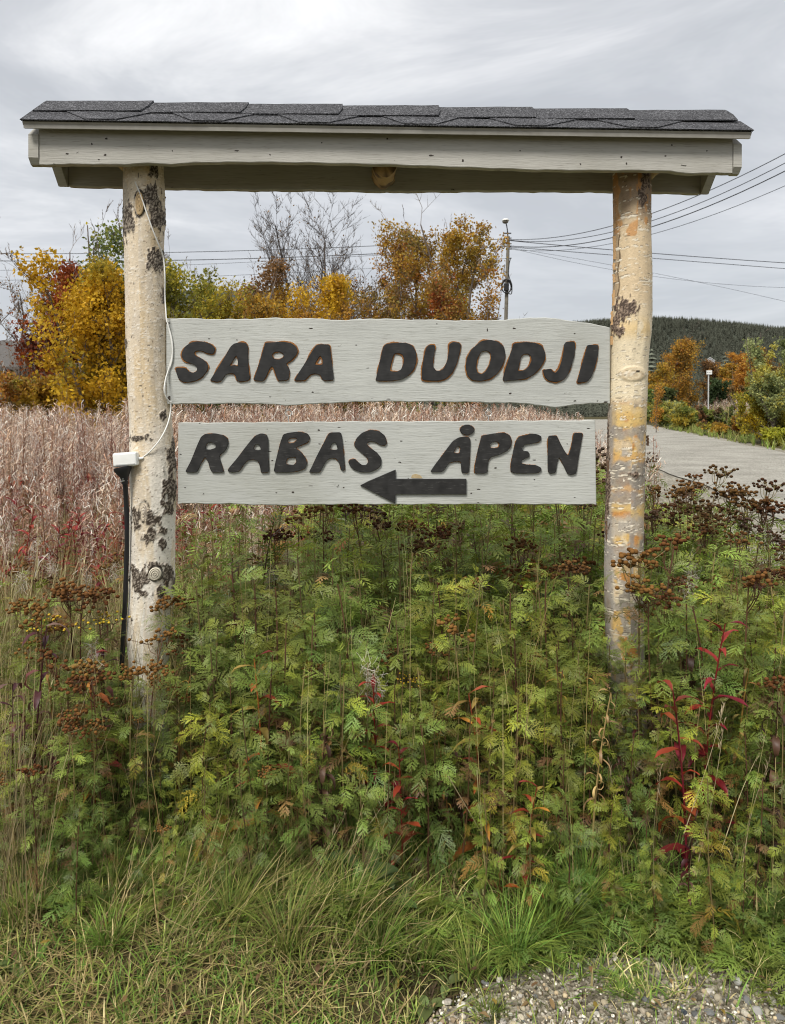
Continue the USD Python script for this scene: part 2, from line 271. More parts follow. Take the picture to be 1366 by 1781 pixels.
tag(obj('gravel_patch', sheet(gp, lambda x, y: gz(x, y) + .008), gravelM, smooth=True), 'dirt bed under the loose gravel at the bottom right', 'gravel bed', kind='structure')
hu = [(-3, 640), (0, 625), (300, 615), (560, 600), (760, 586), (870, 574), (985, 563), (1060, 557), (1125, 555), (1200, 558), (1300, 567), (1366, 574), (1600, 598), (2200, 640), (4000, 690)]
HR = 900.0
def hz(x, y):
    px = CX + F * x / np.maximum(y, 1); r = EYE + (HY - 11 - np.interp(px, [a for a, b in hu], [b for a, b in hu])) / F * HR
    s = sm01((y - 270) / (HR - 270)); back = 1 - .6 * sm01((y - HR) / 700)
    return -3 + (r + 3) * s * back + 5 * (meshkit.fbm(np.stack([x / 90, y / 90, 0 * x], -1), 3, 3) - .5) * s
tag(obj('hill', gridmesh(np.linspace(-1300, 1500, 120), np.linspace(240, 1700, 90), hz), hillM, smooth=True), 'long low hill on the horizon covered with dark forest', 'hill', kind='structure')
rng = np.random.default_rng(11)
def conifer(seed, narrow=1.0):
    r = np.random.default_rng(seed); m = MB(); v, f = tube([(0, 0, 0), (0, 0, .96)], [.018, .003], 5); m.add(v, f, (.05, .04, .03))
    for k in range(17):
        t = .12 + .86 * k / 16; w = narrow * (.17 * (1 - t) ** .8 + .012) * r.uniform(.75, 1.2)
        for a in np.linspace(0, 2 * np.pi, 7)[:-1] + r.uniform(0, 6):
            a += r.uniform(-.3, .3); w2 = w * r.uniform(.7, 1.25); d = np.array([math.cos(a), math.sin(a), 0]); s = np.array([-d[1], d[0], 0])
            tip = d * w2 + [0, 0, t - w2 * .35]; b = np.array([0, 0, t + .02]); mid = d * w2 * .6
            c = np.array([.10, .105, .078]) * r.uniform(.7, 1.35)
            m.add([b, mid + s * w2 * .42 + [0, 0, t - w2 * .3], tip, mid - s * w2 * .42 + [0, 0, t - w2 * .3]], [[0, 1, 2], [0, 2, 3]], c)
    return m.get()
con = [conifer(i, .8 + .12 * i) for i in range(5)]
N = 21000; u = rng.uniform(-.05, .62, N); yy = 300 + 640 * rng.uniform(0, 1, N) ** .8; X = u * yy
ku = ~((np.abs(u - (1240 - CX) / F) < .007) & (yy < 524) & (yy > 478)) & (np.hypot(X - .413 * 520, yy - 524) > 9); u, yy, X = u[ku], yy[ku], X[ku]; N = len(X); cp = np.stack([X, yy, hz(X, yy) - .3], 1)
scatter('conifer_forest', [(a, coniferM, False, c) for a, c in con], cp, rng.integers(0, 5, N), rng.uniform(0, 360, N), np.stack([rng.uniform(6, 10, N) * .8] * 2 + [rng.uniform(3.4, 7.2, N)], 1), 'dark pine and spruce forest covering the distant hill', 'forest')

# ------------------------------------------------------------------ the sign: frame, boards, letters
K = .04; eN = math.hypot(1, K); E1 = np.array([1, K, 0]) / eN; E2 = np.array([-K, 1, 0]) / eN; O = np.array([0, 2.1, 0.])
def SP(px, py, c=0.):
    """The sign-frame coordinates (a, z) of the photograph's point on the plane c metres behind the sign's middle plane."""
    u = (np.asarray(px, float) - CX) / F; Y = (2.1 + c * eN) / (1 - K * u); x = u * Y
    p = np.stack([x, Y, EYE + (HY - np.asarray(py, float)) / F * Y], -1)
    return (p - O) @ E1, p[..., 2]
def W(a, c, z):
    a, c, z = np.broadcast_arrays(np.asarray(a, float), np.asarray(c, float), np.asarray(z, float))
    return O + a[..., None] * E1 + c[..., None] * E2 + z[..., None] * np.array([0, 0, 1.])
def plate(ext, holes, cfront, th, bev=.0015, dense=None):
    """A flat shape in the sign's plane with a small chamfer on its front edge; ext, holes are (a, z) loops."""
    loops = []
    for k, l in enumerate([ext] + list(holes)):
        l = np.asarray(l, float)
        if dense:
            ls = LineString(np.vstack([l, l[:1]])); n = max(len(l), int(ls.length / dense)); corner = [ls.project(Point(p)) for p in l]
            s = np.unique(np.round(np.concatenate([np.arange(n) * ls.length / n, corner]), 7)); s = s[s < ls.length - 1e-6]; l = np.array([ls.interpolate(x).coords[0] for x in s])
        ar = Polygon(l).exterior.is_ccw
        if ar != (k == 0): l = l[::-1]
        loops.append(l)
    ins = []
    for l in loops:
        d = np.roll(l, -1, 0) - np.roll(l, 1, 0); d /= np.linalg.norm(d, axis=1, keepdims=True) + 1e-12
        ins.append(l + bev * np.stack([-d[:, 1], d[:, 0]], 1))
    V, Fc, n0 = [], [], 0
    for l, i in zip(loops, ins):
        n = len(l); a = np.arange(n); b = (a + 1) % n
        V += [W(l[:, 0], cfront + th, l[:, 1]), W(l[:, 0], cfront + bev, l[:, 1]), W(i[:, 0], cfront, i[:, 1])]
        for r in (0, 1): Fc.append(tri(np.stack([n0 + r * n + a, n0 + r * n + b, n0 + (r + 1) * n + b, n0 + (r + 1) * n + a], 1)))
        n0 += 3 * n
    def cap(ls, c, flip):
        nonlocal n0
        try: v2, f2 = trimesh.creation.triangulate_polygon(Polygon(ls[0], [h for h in ls[1:]]), engine='earcut')
        except Exception: v2, f2 = trimesh.creation.triangulate_polygon(Polygon(ls[0], [h for h in ls[1:]]).buffer(0), engine='earcut')
        v3 = W(v2[:, 0], c, v2[:, 1]); nrm = np.cross(v3[f2[:, 1]] - v3[f2[:, 0]], v3[f2[:, 2]] - v3[f2[:, 0]]) @ E2
        f2 = np.where((nrm > 0)[:, None] ^ flip, f2[:, ::-1], f2); V.append(v3); Fc.append(f2 + n0); n0 += len(v3)
    cap(ins, cfront, False); cap(loops, cfront + th, True)
    return np.vstack(V), np.vstack(Fc)
def pxloop(pts, c):
    p = np.asarray(pts, float); a, z = SP(p[:, 0], p[:, 1], c); return np.stack([a, z], 1)
base = W(0, 0, .12)
sign = thing('roofed_sign', 'rustic grey sign board carried by two birch posts under a little shingled roof', 'sign', base)
# posts
def make_post(prof, seed, zb, paint, nth=132, nz=620):
    prof = np.array(prof, float); a0, z0 = SP(prof[:, 1], prof[:, 0]); a1, _ = SP(prof[:, 2], prof[:, 0])
    o = np.argsort(z0); zs = np.linspace(zb, z0.max(), nz); ac = np.interp(zs, z0[o], ((a0 + a1) / 2)[o]); rr = np.interp(zs, z0[o], ((a1 - a0) / 2)[o])
    th = np.linspace(0, 2 * np.pi, nth + 1)[:-1]
    A, TH = ac[:, None] + 0 * th, 0 * zs[:, None] + th; Z = zs[:, None] + 0 * th; R = rr[:, None] + 0 * th
    P = lambda R: W(A + R * np.sin(TH), -R * np.cos(TH), Z)
    base_p = P(R); px, py = PX(base_p); col, disp = paint(px, py, TH, Z, np.cos(TH) > -.15)
    V = P(R + disp).reshape(-1, 3); i, j = np.meshgrid(np.arange(nz - 1), np.arange(nth), indexing='ij')
    q = np.stack([i * nth + j, i * nth + (j + 1) % nth, (i + 1) * nth + (j + 1) % nth, (i + 1) * nth + j], -1).reshape(-1, 4)
    V = np.vstack([V, W(ac[-1], 0, zs[-1])]); k = len(V) - 1; b = (nz - 1) * nth; jj = np.arange(nth)
    f = np.vstack([tri(q), np.stack([b + jj, b + (jj + 1) % nth, np.full(nth, k)], 1)])
    return (V, f), np.vstack([col.reshape(-1, 3), [[.5, .4, .25]]])
def fb(*c, o=4, s=0): return meshkit.fbm(np.stack(np.broadcast_arrays(*c), -1), o, s)
def mixc(col, c, m): return col * (1 - m[..., None]) + np.asarray(c) * m[..., None]
def patches(px, py, front, lst, seed, TH, Z):
    m = np.zeros_like(px); n = fb(TH * 7, Z * 62, 0 * Z, o=4, s=seed)
    for (x, y, rx, ry_) in lst:
        d = np.sqrt(((px - x) / rx) ** 2 + ((py - y) / ry_) ** 2); m = np.maximum(m, np.where(front, sm01((1.22 - d + (n - .5) * 2.3) / .2), 0))
    return m
def lentic(TH, Z, dens, seed, hs=10, vs=520):
    wz = meshkit.noise(np.stack([TH * 7, Z * 90, 0 * Z], -1), seed + 1) - .5; n = .72 * meshkit.noise(np.stack([TH * hs / 2 + wz, Z * vs + 1.6 * wz, 0 * Z + 3.1], -1), seed) + .28 * meshkit.noise(np.stack([TH * hs * 2, Z * vs * 1.3, 0 * Z + 9.1], -1), seed); return sm01((n - dens) / .08)
def paint_left(px, py, TH, Z, front):
    w = fb(TH * 1.4, Z * 3.2, 0 * Z, s=2); col = np.array([.66, .555, .41]) + 0 * px[..., None]
    col = mixc(col, (.70, .655, .57), sm01((py - 640) / 260 + (w - .5))); col = mixc(col, (.60, .45, .25), .55 * sm01((fb(TH * 2, Z * 5, 0 * Z, s=7) - .53) / .16))
    col = mixc(col, (.54, .48, .40), .4 * sm01((fb(TH * 2, Z * 9, 0 * Z + 5, s=17) - .55) / .12))
    col = col * (.86 + .28 * fb(TH * 12, Z * 180, 0 * Z, s=4))[..., None]
    li = lentic(TH, Z, .67, 5, 12, 520); col = mixc(col, (.82, .76, .66), .75 * li); lk = lentic(TH, Z, .76, 8, 14, 420); col = mixc(col, (.16, .10, .06), .75 * lk)
    sp = meshkit.noise(np.stack([TH * 9, Z * 150, 0 * Z], -1), 31); spk = sm01((sp - .93) / .03); col = mixc(col, (.05, .04, .03), spk)
    dk = patches(px, py, front, [(267, 297, 7, 9), (224, 378, 9, 22), (219, 395, 5, 20), (265, 348, 12, 20), (277, 375, 11, 22), (258, 333, 7, 9), (268, 448, 13, 15), (276, 458, 8, 12), (258, 461, 5, 8), (284, 512, 3, 14),
        (283, 722, 6, 7), (243, 762, 15, 5), (220, 597, 3, 8), (299, 800, 7, 28), (294, 850, 10, 26), (290, 880, 9, 12), (301, 780, 4, 18), (236, 903, 8, 16), (266, 905, 11, 16), (264, 925, 10, 12), (258, 934, 9, 10), (284, 922, 6, 6), (281, 946, 7, 8), (240, 915, 6, 6),
        (246, 1006, 15, 13), (239, 1020, 10, 8), (289, 1000, 10, 17), (280, 1030, 9, 9), (271, 985, 15, 6), (233, 990, 5, 7), (250, 1032, 7, 5), (303, 1020, 6, 20), (280, 1190, 6, 6)], 3, TH, Z)
    tx = fb(TH * 26, Z * 300, 0 * Z, o=3, s=21); dc = mixc(np.array([.050, .036, .025]) + 0 * px[..., None], (.33, .28, .22), sm01((tx - .50) / .14))
    col = col * (1 - dk[..., None]) + dc * dk[..., None]
    for (x, y, rx, ry_) in [(243, 354, 9.5, 22), (251, 890, 8.5, 18), (271, 997, 11.5, 13.5)]:
        d = np.sqrt(((px - x) / rx) ** 2 + ((py - y) / ry_) ** 2); col = mixc(col, (.025, .018, .012), np.where(front, sm01((1.2 - d) / .08) * sm01((d - .88) / .06) * (.45 + .55 * sm01((fb(TH * 8, Z * 60, 0 * Z, s=9) - .4) / .1)), 0))
    dis = .0022 * (fb(TH * 2.2, Z * 7, 0 * Z, s=12) - .5) * 2 + dk * (.0012 + .0045 * (tx - .4)) + .0006 * li
    return col, dis
def paint_right(px, py, TH, Z, front):
    w = fb(TH * 1.6, Z * 6, 0 * Z, s=42); g = fb(TH * 2.0, Z * 22, 0 * Z, o=3, s=47)
    col = np.array([.64, .50, .32]) + 0 * px[..., None]
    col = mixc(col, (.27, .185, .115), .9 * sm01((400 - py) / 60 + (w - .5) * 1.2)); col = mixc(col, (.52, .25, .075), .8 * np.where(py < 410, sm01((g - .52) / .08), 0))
    col = mixc(col, (.74, .63, .44), sm01((py - 500) / 90) * sm01((705 - py) / 20)); col = mixc(col, (.68, .48, .21), .7 * sm01((py - 540) / 30) * sm01((600 - py) / 30) * sm01((g - .45) / .1))
    tear = sm01((py - 404) / 6) * sm01((522 - py) / 8); te = 1078 + 1.5 * np.sin(py * .13) - (py - 410) * .02; col = mixc(col, (.42, .31, .19), tear * np.where(front | (px < 1085), sm01((te - px) / 1.5), 0)); col = mixc(col, (.10, .06, .03), tear * np.where(front, sm01(1.4 - np.abs(px - te) / 1.1), 0))
    low = sm01((py - 695) / 14); cl = np.array([.40, .345, .28]) + 0 * px[..., None]
    cl = mixc(cl, (.64, .42, .15), sm01((g - .46) / .08)); cl = mixc(cl, (.55, .26, .07), sm01((fb(TH * 1.2, Z * 30, 0 * Z + 8, o=3, s=51) - .62) / .06))
    cl = mixc(cl, (.72, .60, .40), .8 * sm01((fb(TH * 1.5, Z * 18, 0 * Z + 2, s=57) - .58) / .08)); cl = mixc(cl, (.28, .245, .205), .9 * sm01((fb(TH * 1.3, Z * 20, 0 * Z + 4, s=53) - .55) / .08))
    for (y0, h, c) in [(712, 9, (.66, .50, .26)), (732, 9, (.67, .47, .18)), (755, 9, (.36, .31, .25)), (775, 8, (.62, .48, .30)), (795, 7, (.62, .37, .13)), (825, 20, (.27, .24, .20)), (850, 6, (.56, .34, .15)), (868, 10, (.31, .27, .23)), (888, 8, (.63, .44, .18)), (915, 14, (.45, .40, .33)), (960, 14, (.36, .32, .27)), (985, 8, (.58, .40, .18))]:
        cl = mixc(cl, c, .85 * sm01(1.5 - np.abs(py + 34 * (fb(TH * 1.6, Z * 24, 0 * Z + y0, o=3, s=71) - .5) - y0) / h))
    cl = mixc(cl, (.60, .55, .47), .7 * sm01((py - 930) / 80) * sm01((w - .42) / .15))
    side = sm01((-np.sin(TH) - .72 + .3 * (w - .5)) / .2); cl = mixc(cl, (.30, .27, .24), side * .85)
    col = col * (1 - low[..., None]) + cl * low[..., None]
    col = col * (.86 + .28 * fb(TH * 10, Z * 160, 0 * Z, s=44))[..., None]
    li = lentic(TH, Z, .69, 45, 3.2, 300); ld = lentic(TH, Z - .0018, .69, 45, 3.2, 300); col = mixc(col, (.10, .075, .05), .75 * ld); col = mixc(col, (.83, .75, .60), .9 * li)
    lk = lentic(TH, Z, .74, 48, 9, 300); col = mixc(col, (.17, .12, .08), .6 * lk * (py > 690))
    dk = patches(px, py, front, [(1085, 540, 15, 19), (1073, 560, 9, 20), (1098, 533, 12, 9), (1078, 575, 8, 10), (1118, 340, 7, 16), (1122, 312, 6, 20), (1056, 770, 4, 50), (1057, 860, 4, 50), (1098, 825, 8, 3), (1107, 826, 7, 4)], 13, TH, Z)
    tx = fb(TH * 22, Z * 260, 0 * Z, o=3, s=61); dc = mixc(np.array([.075, .05, .035]) + 0 * px[..., None], (.30, .22, .16), sm01((tx - .5) / .12))
    col = col * (1 - dk[..., None]) + dc * dk[..., None]
    nk = np.where(front, sm01((1.2 - np.sqrt(((px - 1100) / 22) ** 2 + ((py - 650) / 12) ** 2)) / .3), 0); ring = .5 + .5 * np.sin(np.hypot((px - 1105) / 1.6, (py - 652)) * 1.1)
    col = mixc(col, (.50, .36, .2), nk * ring * .55); ey = np.where(front, sm01((1.2 - np.hypot((px - 1109) / 3.2, (py - 646) / 2.2)) / .3), 0); col = mixc(col, (.04, .03, .02), ey)
    dis = .002 * (fb(TH * 2.2, Z * 8, 0 * Z, s=62) - .5) * 2 + dk * (.001 + .005 * (tx - .4)) + .0008 * li + .003 * nk
    return col, dis
Lp = [(262, 216, 283), (285, 216, 283), (340, 216, 286), (390, 217, 286.5), (440, 217.5, 284), (500, 218.5, 285), (560, 219.5, 289), (620, 220.5, 289.5), (690, 223, 294), (730, 226, 298), (780, 226, 303), (820, 226, 306), (870, 227, 306.5), (930, 227, 304), (985, 227, 303), (1040, 226, 302), (1070, 224, 301), (1110, 222, 297), (1160, 226, 293), (1230, 232, 291), (1340, 238, 297)]
Rp = [(276, 1068, 1131), (300, 1068, 1131), (400, 1068, 1131), (480, 1068.5, 1133), (540, 1066, 1133), (575, 1063, 1132), (620, 1063, 1127), (700, 1060.5, 1124), (800, 1057, 1121), (900, 1054.5, 1119), (1000, 1053, 1118), (1100, 1055, 1119), (1200, 1062, 1122), (1340, 1066, 1126)]
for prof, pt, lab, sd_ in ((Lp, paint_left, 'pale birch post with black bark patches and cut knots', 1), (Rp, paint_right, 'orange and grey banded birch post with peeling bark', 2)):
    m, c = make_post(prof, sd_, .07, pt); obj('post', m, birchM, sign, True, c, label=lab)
def postc(x, y, lift=.002):
    """How far in front of the sign's middle plane the left post's surface lies at a point of the photograph."""
    l, r_ = np.interp(y, [p[0] for p in Lp], [p[1] for p in Lp]), np.interp(y, [p[0] for p in Lp], [p[2] for p in Lp]); k = 2.04 / F
    return -math.sqrt(max(((r_ - l) / 2 * k) ** 2 - ((x - (l + r_) / 2) * k) ** 2, 0)) - lift
# cut branch knots on the left post: discs with rings, slightly proud
for (x, y, rx, ry_, cc) in [(243, 354, 9, 21, (.50, .36, .19)), (251, 890, 8, 17, (.42, .36, .29)), (271, 997, 11, 13, (.52, .47, .37))]:
    a, z = SP(x, y, -.05); a = float(a); z = float(z); s = 2.05 / F; V, C = [], []; nr, nt = 22, 44
    cpost = np.interp(y, [p[0] for p in Lp], [(p[1] + p[2]) / 2 for p in Lp]); rp = (np.interp(y, [p[0] for p in Lp], [(p[2] - p[1]) / 2 for p in Lp])) * s
    for i in range(nr + 1):
        q = i / nr
        for t in np.linspace(0, 2 * np.pi, nt + 1)[:-1]:
            w = 1 + .08 * math.sin(2 * t + x); da, dz = rx * s * q * w * math.cos(t), ry_ * s * q * w * math.sin(t)
            aa = (x - cpost) * s + da; cz = -math.sqrt(max(rp ** 2 - aa ** 2, 1e-6)) - .0046 * (1 - q ** 8) + .0008 * math.sin(q * 22)
            V.append(W(a + da, cz, z + dz)); rg = .5 + .5 * math.sin(q * 24 + .7 * math.sin(t * 3)); k = (.55 + .55 * rg) * (1 if q < .80 else (1.35 if q < .9 else .25))
            crack = .35 if abs(math.sin(t * 1.5 + y)) < .06 and q < .6 else 1; C.append(np.array(cc) * k * crack)
    i, j = np.meshgrid(np.arange(nr), np.arange(nt), indexing='ij'); q4 = np.stack([i * nt + j, i * nt + (j + 1) % nt, (i + 1) * nt + (j + 1) % nt, (i + 1) * nt + j], -1).reshape(-1, 4)
    obj('knot', (np.array(V), tri(q4)), woodM, sign, True, np.array(C))
# loose curls of bark at the left edge of the right post
rb = np.random.default_rng(5)
for (x0, y0, y1, wd) in [(1068, 412, 452, 7), (1066, 505, 532, 6), (1066, 478, 492, 5), (1062, 542, 566, 4), (1132, 372, 380, 3.5), (1067, 352, 355, 4), (1066, 378, 384, 4), (1124, 757, 775, 6), (1066, 458, 470, 5), (1067, 388, 398, 5), (1132, 466, 472, 3), (1131, 505, 512, 3), (1055, 800, 830, 4), (1120, 862, 872, 5), (1053, 905, 940, 4), (1119, 930, 944, 5), (1118, 1010, 1020, 4), (1062, 585, 600, 5)]:
    a, _ = SP(x0, y0, 0); z0, z1 = SP(x0, y0, 0)[1], SP(x0, y1, 0)[1]; sgn = 1 if x0 > 1100 else -1; ww = wd / 640.
    zz = np.linspace(z0, z1, 7); V = []
    for k, z in enumerate(zz):
        j = rb.uniform(-.0016, .0016)
        for q in np.linspace(0, 1, 6):
            th = q * 2.4; V.append(W(a + sgn * (-.004 + j + ww * math.sin(th) * .9), -.012 - ww * (1 - math.cos(th)) * .5 + .01 * q, z))
    i, j = np.meshgrid(np.arange(6), np.arange(5), indexing='ij'); q4 = np.stack([i * 6 + j, i * 6 + j + 1, i * 6 + j + 7, i * 6 + j + 6], -1).reshape(-1, 4)
    obj('bark_curl', (np.array(V), tri(q4)), birchM, sign, True, (.48, .30, .14) if y0 < 700 else (.12, .07, .04))
# fascias, barge boards, roof
def wavy(pts, n=90):
    p = np.array(pts, float); x = np.linspace(p[0, 0], p[-1, 0], n); return np.stack([x, np.interp(x, p[:, 0], p[:, 1]) + .5 * np.sin(x * .09) + .35 * np.sin(x * .23 + 1)], 1)
ft = [(68, 221.5), (1275, 240)]; fbm_ = [(68, 286), (150, 285), (210, 286), (245, 283.5), (300, 285), (350, 282), (450, 281.5), (560, 283), (683, 286), (793, 290), (933, 295), (1033, 296), (1110, 296), (1158, 296.5), (1190, 301), (1275, 300.5)]
cF = -.108
obj('fascia', plate(np.vstack([pxloop(wavy(fbm_), cF), pxloop(ft, cF)[::-1]]), [], cF, .020), fasciaM, sign)
rbt = [(122, 323.5), (200, 325), (285, 327), (450, 330), (560, 330), (683, 332.5), (850, 331), (1033, 332), (1110, 333), (1213, 336)]; cR = .088
rl = pxloop(wavy(rbt), cR); rl[0, 0] = float(SP(68, 222, cF)[0]) - .0005; rl[-1, 0] = float(SP(1275, 240, cF)[0]) + .0005; obj('fascia', plate(np.vstack([rl, [[rl[-1, 0], 1.822], [rl[0, 0], 1.822]]]), [], cR, .020), fasciaM, sign)
aL0, zF0 = SP(50, 222, cF); aL1, _ = SP(68, 222, cF); aR0, _ = SP(1275, 240, cF); aR1, _ = SP(1290, 240, cF)
def chevron(a0, a1, zlo):
    h = .100; prof = np.array([(cF - .003, 1.805), (cF - .003, zlo + .016), (cF + .012, zlo + .002), (cF + .024, zlo), (0, zlo + .072), (.108 - .024, zlo), (.108 - .012, zlo + .002), (.111, zlo + .016), (.111, 1.805), (0, 1.895)])
    m = trimesh.creation.extrude_polygon(Polygon(prof), abs(a1 - a0), engine='earcut'); v = np.array(m.vertices)
    return W(min(a0, a1) + v[:, 2], v[:, 0], v[:, 1]), np.array(m.faces)
obj('barge_board', chevron(float(aL0), float(aL1) - .001, 1.731), fasciaM, sign); obj('barge_board', chevron(float(aR0) + .001, float(aR1), 1.730), fasciaM, sign)
A0, A1 = -.926, .922
def slope(t, lift=0., side=-1):      # t = 0 at the eave, 1 at the ridge; lift is measured off the slope
    c, z = -.142 * (1 - t), 1.830 + .098 * t; nrm = np.array([-.098, .142]) / math.hypot(.098, .142); return (c + nrm[0] * lift) * (-side), z + nrm[1] * lift
def slab(t0, t1, l0, l1, a0, a1, side, th):
    pts = [slope(t0, l0, side), slope(t1, l1, side), slope(t1, l1 - th, side), slope(t0, l0 - th, side)]
    V = np.array([W(a, p[0], p[1]) for a in (a0, a1) for p in pts]); f = tri([[0, 1, 5, 4], [1, 2, 6, 5], [2, 3, 7, 6], [3, 0, 4, 7], [3, 2, 1, 0], [4, 5, 6, 7]])
    return V, (f if side < 0 else f[:, ::-1])
for s in (-1, 1):
    obj('roof_board', slab(.0, .985, -.004, -.004, A0, A1, s, .009), trimM, sign)
    obj('roof_underlay', slab(.012, .99, .0, .0, A0 - .003, A1 + .003, s, .0035), shingleM, sign)
obj('drip_batten', trimesh.Trimesh(W(*[np.array(x) for x in zip(*[(a, c, z) for a in (A0 + .002, A1 - .002) for c, z in ((-.1375, 1.8205), (-.128, 1.8225), (-.126, 1.8135), (-.136, 1.8115))])]), tri([[0, 1, 5, 4], [1, 2, 6, 5], [2, 3, 7, 6], [3, 0, 4, 7], [3, 2, 1, 0], [4, 5, 6, 7]])), trimM, sign)
def tabshape(a0, a1, a2, a3, t0, t1, l, side, th=.0032):
    loop = [(a0, t0), (a1, t0), (a2, t1), (a3, t1)]
    V = np.array([W(a, *slope(t, l - k * th, side)) for k in (0, 1) for a, t in loop]); f = tri([[0, 1, 2, 3], [7, 6, 5, 4], [0, 4, 5, 1], [1, 5, 6, 2], [2, 6, 7, 3], [3, 7, 4, 0]])
    return V, (f if side < 0 else f[:, ::-1])
# lower course: tabs whose slanted sides alternate
tabs = [(150, 205, 268, 112), (335, 388, 447, 296), (520, 573, 632, 480), (702, 758, 805, 662), (895, 948, 1012, 845), (1092, 1140, 1195, 1030)]
rs = np.random.default_rng(3)
for side in (-1, 1):
    for (x0, x1, x2, x3) in tabs:
        c0 = -.142; aa = [float(SP(x, 215, -.13)[0]) for x in (x0, x1)] + [float(SP(x, 200, -.085)[0]) for x in (x2, x3)]
        aa = [a if side < 0 else -a for a in aa]; aa = aa if side < 0 else [aa[1], aa[0], aa[3], aa[2]]
        obj('shingle', tabshape(*aa, .0, .45, .0055, side), shingleM, sign)
    for k in range(7):
        x0, x1 = ([A0 - .004] + [float(SP(x, 215, -.13)[0]) for x in (178, 362, 547, 730, 922, 1116)] + [A1 + .004])[k:k + 2]
        obj('shingle', slab(-.012 + rs.uniform(-.008, .008), .5, .0022, .0022, x0 + .0008, x1 - .0008, side, .0022), shingleM, sign)
capx = [A0 + .004] + [float(SP(x, 190, -.03)[0]) for x in (262, 430, 596, 765, 930, 1097)] + [A1 - .004]
for k in range(7):
    a0, a1 = capx[k] - (.0 if k == 0 else .012), capx[k + 1]; V = []; tt = [.40 + rs.uniform(-.015, .015), .7, .93, 1.0]; n = 6
    for th in (0, .0034):
        for q in range(n + 1):
            a = a0 + (a1 - a0) * q / n; lf = .0062 + .0045 * q / n - th + .0006 * rs.uniform(-1, 1)
            row = [slope(t, lf, -1) for t in tt[:3]] + [(0., slope(1, 0, -1)[1] + lf * 1.15 - .001)] + [slope(t, lf, 1) for t in tt[2::-1]]
            dx = .010 * (1 - 2 * 0) if q == n else 0
            V += [W(a - (dx if i in (0, 6) else 0), *p) for i, p in enumerate(row)]
    i, j = np.meshgrid(np.arange(n), np.arange(6), indexing='ij'); q0 = np.stack([i * 7 + j, (i + 1) * 7 + j, (i + 1) * 7 + j + 1, i * 7 + j + 1], -1).reshape(-1, 4); m7 = 7 * (n + 1)
    fs = [tri(q0), tri(q0 + m7)[:, ::-1]]; r = np.concatenate([np.arange(0, m7, 7), m7 - 7 + np.arange(1, 7), np.arange(m7 - 8, 5, -7), np.arange(5, 0, -1)])
    r2 = np.roll(r, -1); fs.append(tri(np.stack([r, r + m7, r2 + m7, r2], 1)))
    obj('ridge_shingle', (np.array(V), np.vstack(fs)), shingleM, sign)
# log ends under the roof
def logend(x, y, r, c0, c1, seed, ang=0.):
    a, z = SP(x, y, (c0 + c1) / 2); t = np.linspace(0, 1, 12); an = np.linspace(0, 2 * np.pi, 19)[:-1]; V = []
    for q in t:
        for k, th in enumerate(an):
            w = 1 + .22 * (meshkit.noise(np.array([q * 4, math.cos(th) * 2, math.sin(th) * 2 + seed]), seed) - .5); V.append(W(a + r * w * math.cos(th) + ang * (q - .5), c0 + (c1 - c0) * q, z + r * w * math.sin(th)))
    V = np.array(V); i, j = np.meshgrid(np.arange(11), np.arange(18), indexing='ij'); q4 = np.stack([i * 18 + j, i * 18 + (j + 1) % 18, (i + 1) * 18 + (j + 1) % 18, (i + 1) * 18 + j], -1).reshape(-1, 4)
    V = np.vstack([V, V[:18].mean(0), V[-18:].mean(0)]); e = len(V); f = np.vstack([tri(q4), [[(k + 1) % 18, k, e - 2] for k in range(18)], [[198 + k, 198 + (k + 1) % 18, e - 1] for k in range(18)]])
    n = meshkit.fbm(V * 60, 3, seed); return (V, f), mixc(np.array([.45, .30, .14]) + 0 * V, (.09, .055, .03), sm01((n - .5) / .1))
m, c = logend(668, 297, .032, -.050, .066, 4); obj('log_brace', m, birchM, sign, 30, None) if False else obj('log_brace', m, birchM, sign, True, c, label='rough log end under the middle of the roof')
for x, y, sg in ((212, 283, 1), (1138, 297, 2)):
    m, c = logend(x, y - 2, .017, -.03, .04, sg); obj('log_brace', m, woodM, sign, True, np.array([.55, .42, .24]) + 0 * c)
